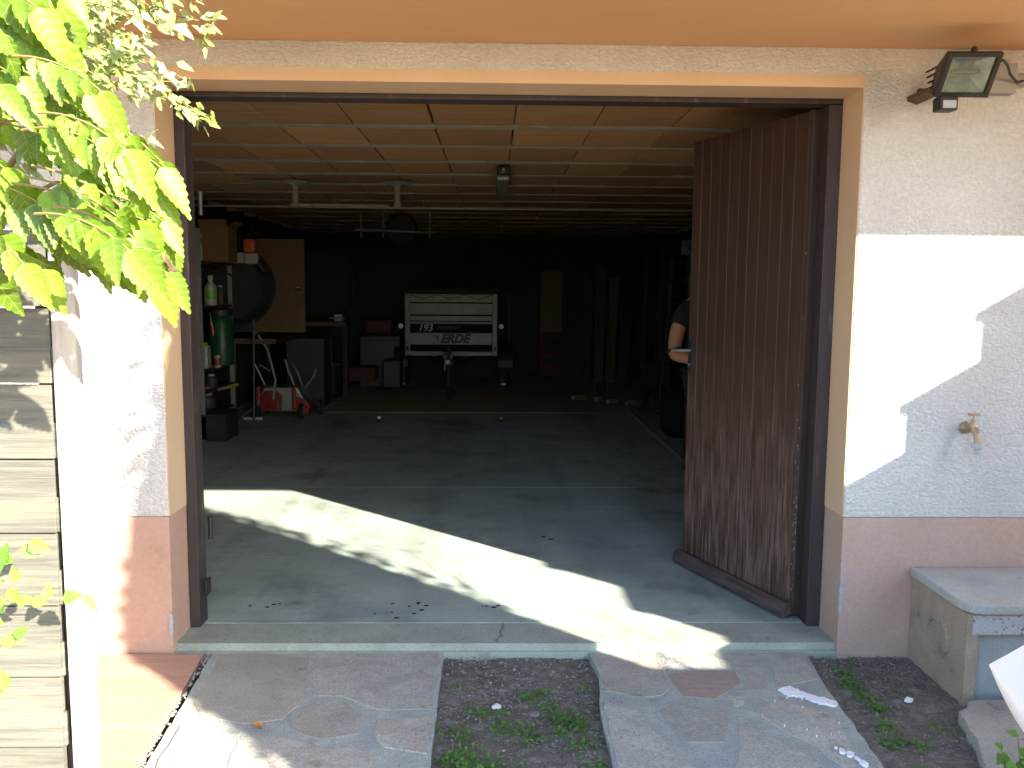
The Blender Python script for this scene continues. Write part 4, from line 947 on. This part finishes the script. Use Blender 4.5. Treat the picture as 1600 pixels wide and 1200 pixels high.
MB().box(-.06, .06, -.06, .10, 0, .09).build('body', 'darkmetal', vs, bevel=.01); MB().tube([(-.12, -.1, .06), (.10, -.1, .06)], .01, 8).build('screw_bar', 'galv', vs); MB().box(-.05, .05, -.10, -.065, .02, .11).build('jaw', 'galv', vs)

# right side: boards, poles, crates along the wall
bd_ = thing('leaning_board', 'tall brown board leaning on the back wall right of the trailer', 'board', (.97, 10.9, 0))
MB().box(-.18, .18, 0, .03, .80, 1.80).build('board', 'ply', bd_)
MB().box(-.19, .19, -.01, .03, .05, .798).build('lower_board', 'dullred', bd_)
for z in (.60, .44, .26): MB().box(-.14, .17, -.03, -.011, z, z+.09).build('cleat', 'rubber', bd_)
for i, (x, y, z1, lean, m_, lb) in enumerate(((1.50, 9.2, 1.25, .06, 'housing', 'thin grey metal post standing right of the leaning board'), (1.60, 8.4, 1.9, .0, 'darkmetal', 'taller dark post beside the thin grey one'),
      (.30, 10.8, 1.35, -.05, 'galv', 'short grey rod leaning by the trailer, right side'), (1.85, 7.2, 2.05, .06, 'housing', 'long pale rod leaning to the right above the wall clutter'), (2.0, 6.8, 1.9, .15, 'darkmetal', 'dark slanted pole behind the open garage door'), (2.1, 7.8, 2.0, .1, 'darkmetal', 'dark pole leaning among the rods on the right wall'))):
    t_ = thing('metal_post', lb, 'post', (x, y, 0), group='rods and posts leaning along the right wall')
    MB().tube([(0, 0, 0), (lean, .05, z1)], .012 if i != 3 else .007, 8).build('tube', m_, t_); MB().lathe([(.022, 0), (.022, .03)], (0, 0, 0), n=8).build('foot', 'rubber', t_)
kb = S('kerb', box(1.66, 1.70, 3.2, 6.9, 0, .035), 'joist')
for i, (x, y, sx, m_, lb) in enumerate(((1.18, 8.2, .15, 'card', 'small tan block on the floor, leftmost in the row on the right'), (1.45, 8.1, .06, 'dullred', 'tiny red block on the floor between two tan blocks'), (1.60, 7.85, .12, 'card', 'tan block on the floor, third of the row on the right'), (1.86, 7.7, .18, 'ply', 'dull orange block on the floor at the right end of the row'))):
    t_ = thing('floor_block', lb, 'block', (x, y, 0), group='small blocks on the floor at the right wall')
    MB().box(-sx/2, sx/2, -.05, .05, 0, .07).build('block', m_, t_, bevel=.01); MB().box(-sx/2-.03, -sx/2-.001, -.03, .03, 0, .05).build('end_cap', 'offwhite', t_, bevel=.005)
rs_ = thing('wall_shelf', 'dark shelf unit full of boxes on the right wall behind the door', 'shelf', (0, 0, 0))
for z in (.05, .55, 1.05, 1.6): MB().box(2.2, 2.95, 4.2, 7.4, z, z+.03).build('shelf', 'darkmetal', rs_)
for y in (4.2, 5.8, 7.36): MB().box(2.2, 2.24, y, y+.04, 0, 1.9).build('upright', 'darkmetal', rs_)
rq = random.Random(44)
for k in range(3):
    z = (.08, .58, 1.08)[k % 3]; y = 5.0+.5*k
    cbox('storage_box', rq.choice(['housing', 'darkmetal', 'trailerdark']), 2.5, y, z, .4, .24, rq.uniform(.2, .36), ['low', 'middle', 'high'][k % 3]+' dark storage box on the right wall shelf', 'box')
sb = thing('sandbag', 'dark slumped sack on the floor behind the open door', 'sack', (1.95, 5.3, 0))
MB().lathe([(.15, 0), (.22, .08), (.22, .3), (.16, .44), (.05, .52)], (0, 0, 0), n=14).build('sack', 'cloth', sb, smooth=True)
MB().tube([(-.05, 0, .5), (.05, 0, .53)], .012, 6).build('tie', 'card', sb)
sk = thing('wall_socket', 'grey switch box with a round dial high behind the door edge', 'switch', (1.60, 3.55, 1.78))
MB().box(-.07, .10, 0, .06, 0, .12).build('housing', 'housing', sk, bevel=.01); MB().lathe([(.028, -.012), (.028, 0)], (0, 0, .065), 'y', 14).build('dial', 'rubber', sk); MB().box(.0, .03, .03, .06, -1.78, 0).build('conduit', 'darkmetal', sk)
# more of the clutter
for x, y, z, r, h_, m_, lb in ((-2.90, 5.15, 1.745, .04, .16, 'red', 'dark red can on the top shelf left of the cardboard box'), (-2.95, 5.0, 1.315, .035, .2, 'greyplastic', 'slim grey bottle on the middle shelf behind the upright'),
      (-2.86, 5.40, 1.315, .045, .13, 'red', 'squat dark red can right of the white bottle'), (-2.84, 5.62, 1.315, .05, .18, 'housing', 'dark tin at the back of the middle shelf'),
      (-2.95, 4.95, .485, .05, .14, 'offwhite', 'pale tub on the low shelf behind the upright'), (-2.84, 5.25, .485, .06, .12, 'housing', 'dark tub on the low shelf'),
      (-2.85, 5.7, .705, .05, .25, 'offwhite', 'tall pale can right of the green canister'), (-2.9, 5.3, .245, .08, .16, 'housing', 'dark paint bucket on the bottom shelf')):
    t_ = thing('can', lb, 'can', (x, y, z))
    MB().lathe([(r*.96, 0), (r, .008), (r, h_*.8), (r*.8, h_*.9), (r*.8, h_)], (0, 0, 0), n=14).build('can_body', m_, t_, smooth=True); MB().lathe([(r*.5, h_), (r*.5, h_+.02)], (0, 0, 0), n=12).build('cap', 'offwhite', t_)
for x, y, ln, m_, hm_, lb in ((-3.12, 6.1, 1.5, 'ply', 'galv', 'spade hanging on the left wall behind the shelving'), (-3.1, 6.9, 1.6, 'ply', 'darkmetal', 'rake hanging on the left wall behind the cupboard'), (-2.62, 5.95, 1.25, 'darkmetal', 'darkmetal', 'thin dark rod leaning right of the shelving')):
    t_ = thing('garden_tool', lb, 'garden tool', (x, y, .05))
    MB().tube([(0, 0, 0), (.03, 0, ln)], .014, 8).build('shaft', m_, t_, smooth=True); MB().box(-.08, .10, -.01, .012, ln, ln+.16).build('head', hm_, t_, bevel=.004)
lad = thing('ladder', 'dark aluminium ladder leaning on the right wall behind the rods', 'ladder', (2.35, 8.6, 0))
for dx in (0, .36): MB().box(dx-.02, dx+.02, -.03, .03, 0, 2.1).build('rail', 'housing', lad)
for k in range(7): MB().tube([(0, 0, .2+.28*k), (.36, 0, .2+.28*k)], .014, 8).build('rung', 'housing', lad)
pk = random.Random(9)
for i, lb in enumerate(('tallest dark plank in the stack leaning at the back right', 'second dark plank of the stack leaning at the back right', 'narrow dark plank at the right of the leaning stack', 'short wide plank in front of the leaning stack')):
    t_ = thing('plank', lb, 'plank', (1.55+.17*i, 10.6-.12*i, 0), group='planks leaning at the back right'); zt = (2.1, 1.9, 1.7, 1.2)[i]
    MB().add([(-.07, 0, 0), (.07, 0, 0), (.07, .03, 0), (-.07, .03, 0), (-.05+.04*i, .3, zt), (.09+.04*i, .3, zt), (.09+.04*i, .33, zt), (-.05+.04*i, .33, zt)], [(0, 3, 2, 1), (4, 5, 6, 7), (0, 1, 5, 4), (1, 2, 6, 5), (2, 3, 7, 6), (3, 0, 4, 7)]).build('plank_body', ('inwall', 'housing', 'ply', 'inwall')[i], t_)
wbw = thing('wheelbarrow', 'dark upturned wheelbarrow low against the right wall clutter', 'wheelbarrow', (2.15, 8.0, 0))
MB().add([(-.25, -.3, .55), (.25, -.3, .55), (.25, .35, .5), (-.25, .35, .5), (-.12, -.2, .25), (.12, -.2, .25), (.12, .2, .22), (-.12, .2, .22)], [(4, 7, 6, 5), (0, 1, 5, 4), (1, 2, 6, 5), (2, 3, 7, 6), (3, 0, 4, 7)]).build('tray', 'housing', wbw)
MB().lathe([(.05, -.04), (.15, -.04), (.17, 0), (.15, .04), (.05, .04)], (0, .45, .17), 'x', 20).build('wheel', 'rubber', wbw, smooth=True)
for dx in (-.2, .2): MB().tube([(dx*.4, .45, .17), (dx, 0, .27), (dx*1.3, -.75, .5)], .014, 8).build('handle', 'darkmetal', wbw, smooth=True)

# brown mat on the floor in front of the trailer
S('floor_mat', MB().prism([(-2.1, 6.9), (1.3, 6.9), (1.2, 9.4), (-1.75, 9.6)], 'z', .001, .006), 'mat')

# ------------------------------------------------------------------ the person behind the door
def skinned(name, verts, edges, radii, m, parent, root=0, sub=2):
    me = bpy.data.meshes.new(name); me.from_pydata(verts, edges, []); o = link('tmp', me)
    sk_ = o.modifiers.new('s', 'SKIN'); sk_.use_smooth_shade = True
    for i, r in enumerate(radii):
        rr_ = r if isinstance(r, tuple) else (r, r); me.skin_vertices[0].data[i].radius = rr_
    me.skin_vertices[0].data[root].use_root = True
    sd = o.modifiers.new('d', 'SUBSURF'); sd.levels = sd.render_levels = sub
    dg = bpy.context.evaluated_depsgraph_get(); m2 = bpy.data.meshes.new_from_object(o.evaluated_get(dg))
    bpy.data.objects.remove(o); m2.materials.clear(); m2.materials.append(M[m])
    for p in m2.polygons: p.use_smooth = True
    return link(name, m2, parent)
per = thing('person', 'person in black T-shirt and trousers half hidden behind the open door, bare elbow showing', 'person', (1.425, 2.0, 0))
V = [(0, 0, .95), (0, 0, 1.12), (0, .0, 1.30), (0, .01, 1.42), (0, .0, 1.50), (0, -.01, 1.56),       # pelvis..neck
     (-.17, 0, 1.40), (-.255, -.03, 1.24), (-.285, -.08, 1.08), (-.13, -.22, 1.07), (-.05, -.30, 1.08),   # right arm (viewer's left)
     (.18, 0, 1.40), (.235, .0, 1.25), (.25, .03, 1.10), (.23, -.06, .95), (.22, -.10, .87),
     (-.10, 0, .90), (-.085, -.01, .50), (-.08, .02, .10), (-.08, -.12, .04),
     (.10, 0, .90), (.12, -.01, .50), (.13, .02, .10), (.13, -.12, .04)]
E_ = [(0, 1), (1, 2), (2, 3), (3, 4), (4, 5), (3, 6), (6, 7), (7, 8), (8, 9), (9, 10), (3, 11), (11, 12), (12, 13), (13, 14), (14, 15), (0, 16), (16, 17), (17, 18), (18, 19), (0, 20), (20, 21), (21, 22), (22, 23)]
RR = [(.14, .10), (.13, .10), (.145, .11), (.10, .085), (.055, .055), (.055, .055), .062, .052, .045, .034, .028, .062, .05, .044, .034, .028, .085, .058, .042, .035, .085, .058, .042, .035]
bodyo = skinned('body', V, E_, RR, 'skin', per)
# head
hb = MB(); nL, nR = 14, 18
for i in range(nL+1):
    th = PI*i/nL; z = math.cos(th)
    for k in range(nR):
        a = 2*PI*k/nR; rx, ry = .076, .094
        x, y = rx*math.sin(th)*math.cos(a), ry*math.sin(th)*math.sin(a); zz_ = .118*z
        if z < -.2: x *= 1-.28*(-z-.2); y = y*(1-.15*(-z-.2))-.012*(-z-.2)
        if y < 0 and abs(x) < .016 and -.045 < zz_ < .012: y -= .022*(1-abs(x)/.016)*(1-abs(zz_+.02)/.04)
        hb.v.append((x, y-.012, 1.655+zz_))
for i in range(nL):
    for k in range(nR): hb.f.append((i*nR+k, i*nR+(k+1) % nR, (i+1)*nR+(k+1) % nR, (i+1)*nR+k))
hd_ = hb.build('head', 'skin', per, smooth='all')
for x in (-.03, .03):
    MB().lathe([(.003, -.011), (.012, 0), (.003, .011)], (x, -.094, 1.665), 'x', 10).build('eye', 'eye', hd_, smooth=True)
    MB().lathe([(.008, -.012), (.02, 0), (.012, .014)], (x*2.6, -.005, 1.655), 'z', 10).build('ear', 'skin', hd_, smooth=True)
MB().box(-.024, .024, -.104, -.094, 1.594, 1.601).build('mouth', 'red', hd_, bevel=.002)
h2 = MB()
for i in range(7):
    th = PI*.56*i/6
    for k in range(20):
        a = 2*PI*k/20; f_ = 1.0 if math.sin(a) > -.35 else .62
        t2 = th*f_; h2.v.append((.084*math.sin(t2)*math.cos(a), .102*math.sin(t2)*math.sin(a)-.008, 1.66+.126*math.cos(t2)))
for i in range(6):
    for k in range(20): h2.f.append((i*20+k, i*20+(k+1) % 20, (i+1)*20+(k+1) % 20, (i+1)*20+k))
h2.build('hair', 'hair', hd_, smooth='all')
skinned('t_shirt', [V[0], V[1], V[2], V[3], V[6], (-.252, -.025, 1.245), V[11], (.235, 0, 1.25)], [(0, 1), (1, 2), (2, 3), (3, 4), (4, 5), (3, 6), (6, 7)],
        [(.165, .125), (.155, .12), (.165, .13), (.115, .10), .08, .068, .08, .07], 'cloth', per)
skinned('trousers', [(0, 0, .97), V[16], V[17], (-.08, .02, .09), V[20], V[21], (.13, .02, .09)], [(0, 1), (1, 2), (2, 3), (0, 4), (4, 5), (5, 6)],
        [(.165, .125), (.11, .11), .078, .062, (.11, .11), .078, .062], 'cloth', per)
for x in (-.08, .13): MB().box(x-.05, x+.05, -.19, .08, 0, .085).build('shoe', 'rubber', per, bevel=.03)
def hand(wrist, d, sidev, name='hand'):
    d = Vector(d).normalized(); sidev = Vector(sidev).normalized(); wv = Vector(wrist); nv_ = d.cross(sidev)
    vs = [wv, wv+d*.05, wv+d*.085]; ed = [(0, 1), (1, 2)]; rr_ = [.024, (.036, .016), (.038, .014)]
    for k, L_ in enumerate((.068, .078, .072, .056)):
        off = sidev*(-.03+.02*k); st_ = wv+d*.085+off; i = len(vs)
        vs += [st_, st_+d*L_*.5+nv_*.006, st_+d*L_*.85+nv_*.022]; ed += [(2, i), (i, i+1), (i+1, i+2)]; rr_ += [.009, .0085, .007]
    i = len(vs); vs += [wv+d*.03-sidev*.035, wv+d*.065-sidev*.055+nv_*.01]; ed += [(1, i), (i, i+1)]; rr_ += [.012, .009]
    return skinned(name, [tuple(v) for v in vs], ed, rr_, 'skin', per, sub=1)
hand((-.05, -.30, 1.08), (.8, -.35, .1), (0, .2, 1)); hand((.22, -.10, .87), (0, -.1, -1), (0, -1, 0))
# black band round the arm just above the elbow
bnd = MB(); c0 = Vector((-.281, -.073, 1.115)); ax = Vector((0, -.35, -1)).normalized(); u_ = Vector((1, 0, 0)); v_ = ax.cross(u_)
bnd.tube([c0+(u_*math.cos(a)*.051+v_*math.sin(a)*.053)-ax*.012*math.cos(a) for a in [2*PI*q/20 for q in range(21)]], .0075, 6, caps=False).build('arm_band', 'black', per, smooth=True)

# ------------------------------------------------------------------ outside steps and conifer (they cast the shade)
stairs = thing('outside_stairs', 'concrete outside stairs rising to the balcony, right of the garage', 'stairs', (3.42, 0, 0))
run, rise = .281, .212
y, z = -1.2, ZS+.20
k = 0; y0 = -1.385+.281; zt = 2.252+.0
while zt > .02:
    yf = y0-run*(k+1)                      # nosing of this tread
    b = MB().box(0, 1.1, yf, yf+run+.035, zt-.04-.0, zt)
    b.build('tread', 'stairm', stairs)
    MB().box(.0, 1.1, yf+.03, yf+run+.03, max(-.1, zt-rise-.10), zt-.042).build('riser', 'stairm', stairs)
    k += 1; zt -= rise
n_ = k
ys = y0-run*(n_)
MB().prism([(ys, -.12), (-1.2, -.12), (-1.2, 2.02), (ys+.1, -.02)], 'x', .004, 1.09).build('stair_base', 'stairm', stairs)
MB().box(0, 1.1, -1.2, -1.06, 2.30, 2.445).build('landing', 'stairm', stairs)

con = thing('columnar_conifer', 'dense column of clipped conifer beside the outside stairs', 'conifer', (2.62, -3.0, -.1))
rc = random.Random(23); b = MB()
H = 4.3
def rad(h, a):
    t = h/H; r = .715*min(1, .97+t*1.3)*(1-max(0, t-.55)*.35)*(1-max(0, t-.72)**2*7)
    return max(.03, r*(1+.10*math.sin(a*3+h*2.1)+.05*math.sin(a*5-h*4)))
for k in range(26000):
    h = H*rc.random(); a = rc.uniform(0, 2*PI); r = rad(h, a)*math.sqrt(rc.uniform(.35, 1)); 
    if rc.random() < .02: r *= 1.08
    p = Vector((r*math.cos(a), r*math.sin(a), h)); s = rc.uniform(.025, .05)
    d = Vector((math.cos(a)+rc.uniform(-.5, .5), math.sin(a)+rc.uniform(-.5, .5), rc.uniform(0, 1))).normalized(); q = d.cross(Vector((rc.uniform(-1, 1), rc.uniform(-1, 1), rc.uniform(-1, 1)))).normalized()
    b.add([p-d*s*.3, p+q*s*.45, p+d*s, p-q*s*.45], [(0, 1, 2, 3)])
b.build('crown', 'hedge', con, kind='stuff')
MB().lathe([(.69, 0), (.71, .5), (.70, 2.3), (.66, 2.8), (.50, 3.4), (.05, 4.0)], (0, 0, .05), n=14).build('inner_growth', 'hedge', con)
MB().tube([(0, 0, 0), (0, 0, 3.8)], [.09, .02], 8).build('trunk', 'stem', con)
tb = MB()
for (z0, z1, l_) in ((.95, 1.25, .36), (1.15, 1.7, .42), (1.45, 1.6, .5), (1.7, 2.35, .45), (2.1, 2.2, .36), (2.5, 2.9, .34), (.7, .8, .33)):
    d = Vector((.72, .69, 0)); p0 = d*.5
    pts = [Vector((0, 0, z0))+p0, Vector((0, 0, z0+(z1-z0)*.3))+d*(.5+l_*.5), Vector((0, 0, z1))+d*(.55+l_)]
    tb.tube(pts, [.008, .006, .003], 5)
rt2 = random.Random(6)
for k in range(9):
    z0 = rt2.uniform(1.0, 2.6); l_ = rt2.uniform(.25, .5); d = Vector((.72+rt2.uniform(-.1, .1), .69, 0)).normalized()
    pts = [Vector((0, 0, z0))+d*.5]
    for q in range(1, 9): t = q/8; pts.append(Vector((0, 0, z0+rt2.uniform(.1, .5)*t-.35*t*t*l_*2))+d*(.5+(l_+.25)*t))
    tb.tube(pts, [.006-.0005*q for q in range(9)], 5)
tb.build('side_twigs', 'stem', con)

gw = thing('added_shade_wall', 'added unseen low wall shading the right path, between the conifer and the outside stairs', 'wall', (2.2, -2.25, 0))  # unseen wall added to cut off the sun streak on the right path
MB().box(0, 1.215, -.06, .06, -.12, 1.16).build('wall', 'stairm', gw)
MB().box(-.02, 1.215, -.09, .09, 1.162, 1.20).build('coping', 'stairm', gw, bevel=.01)
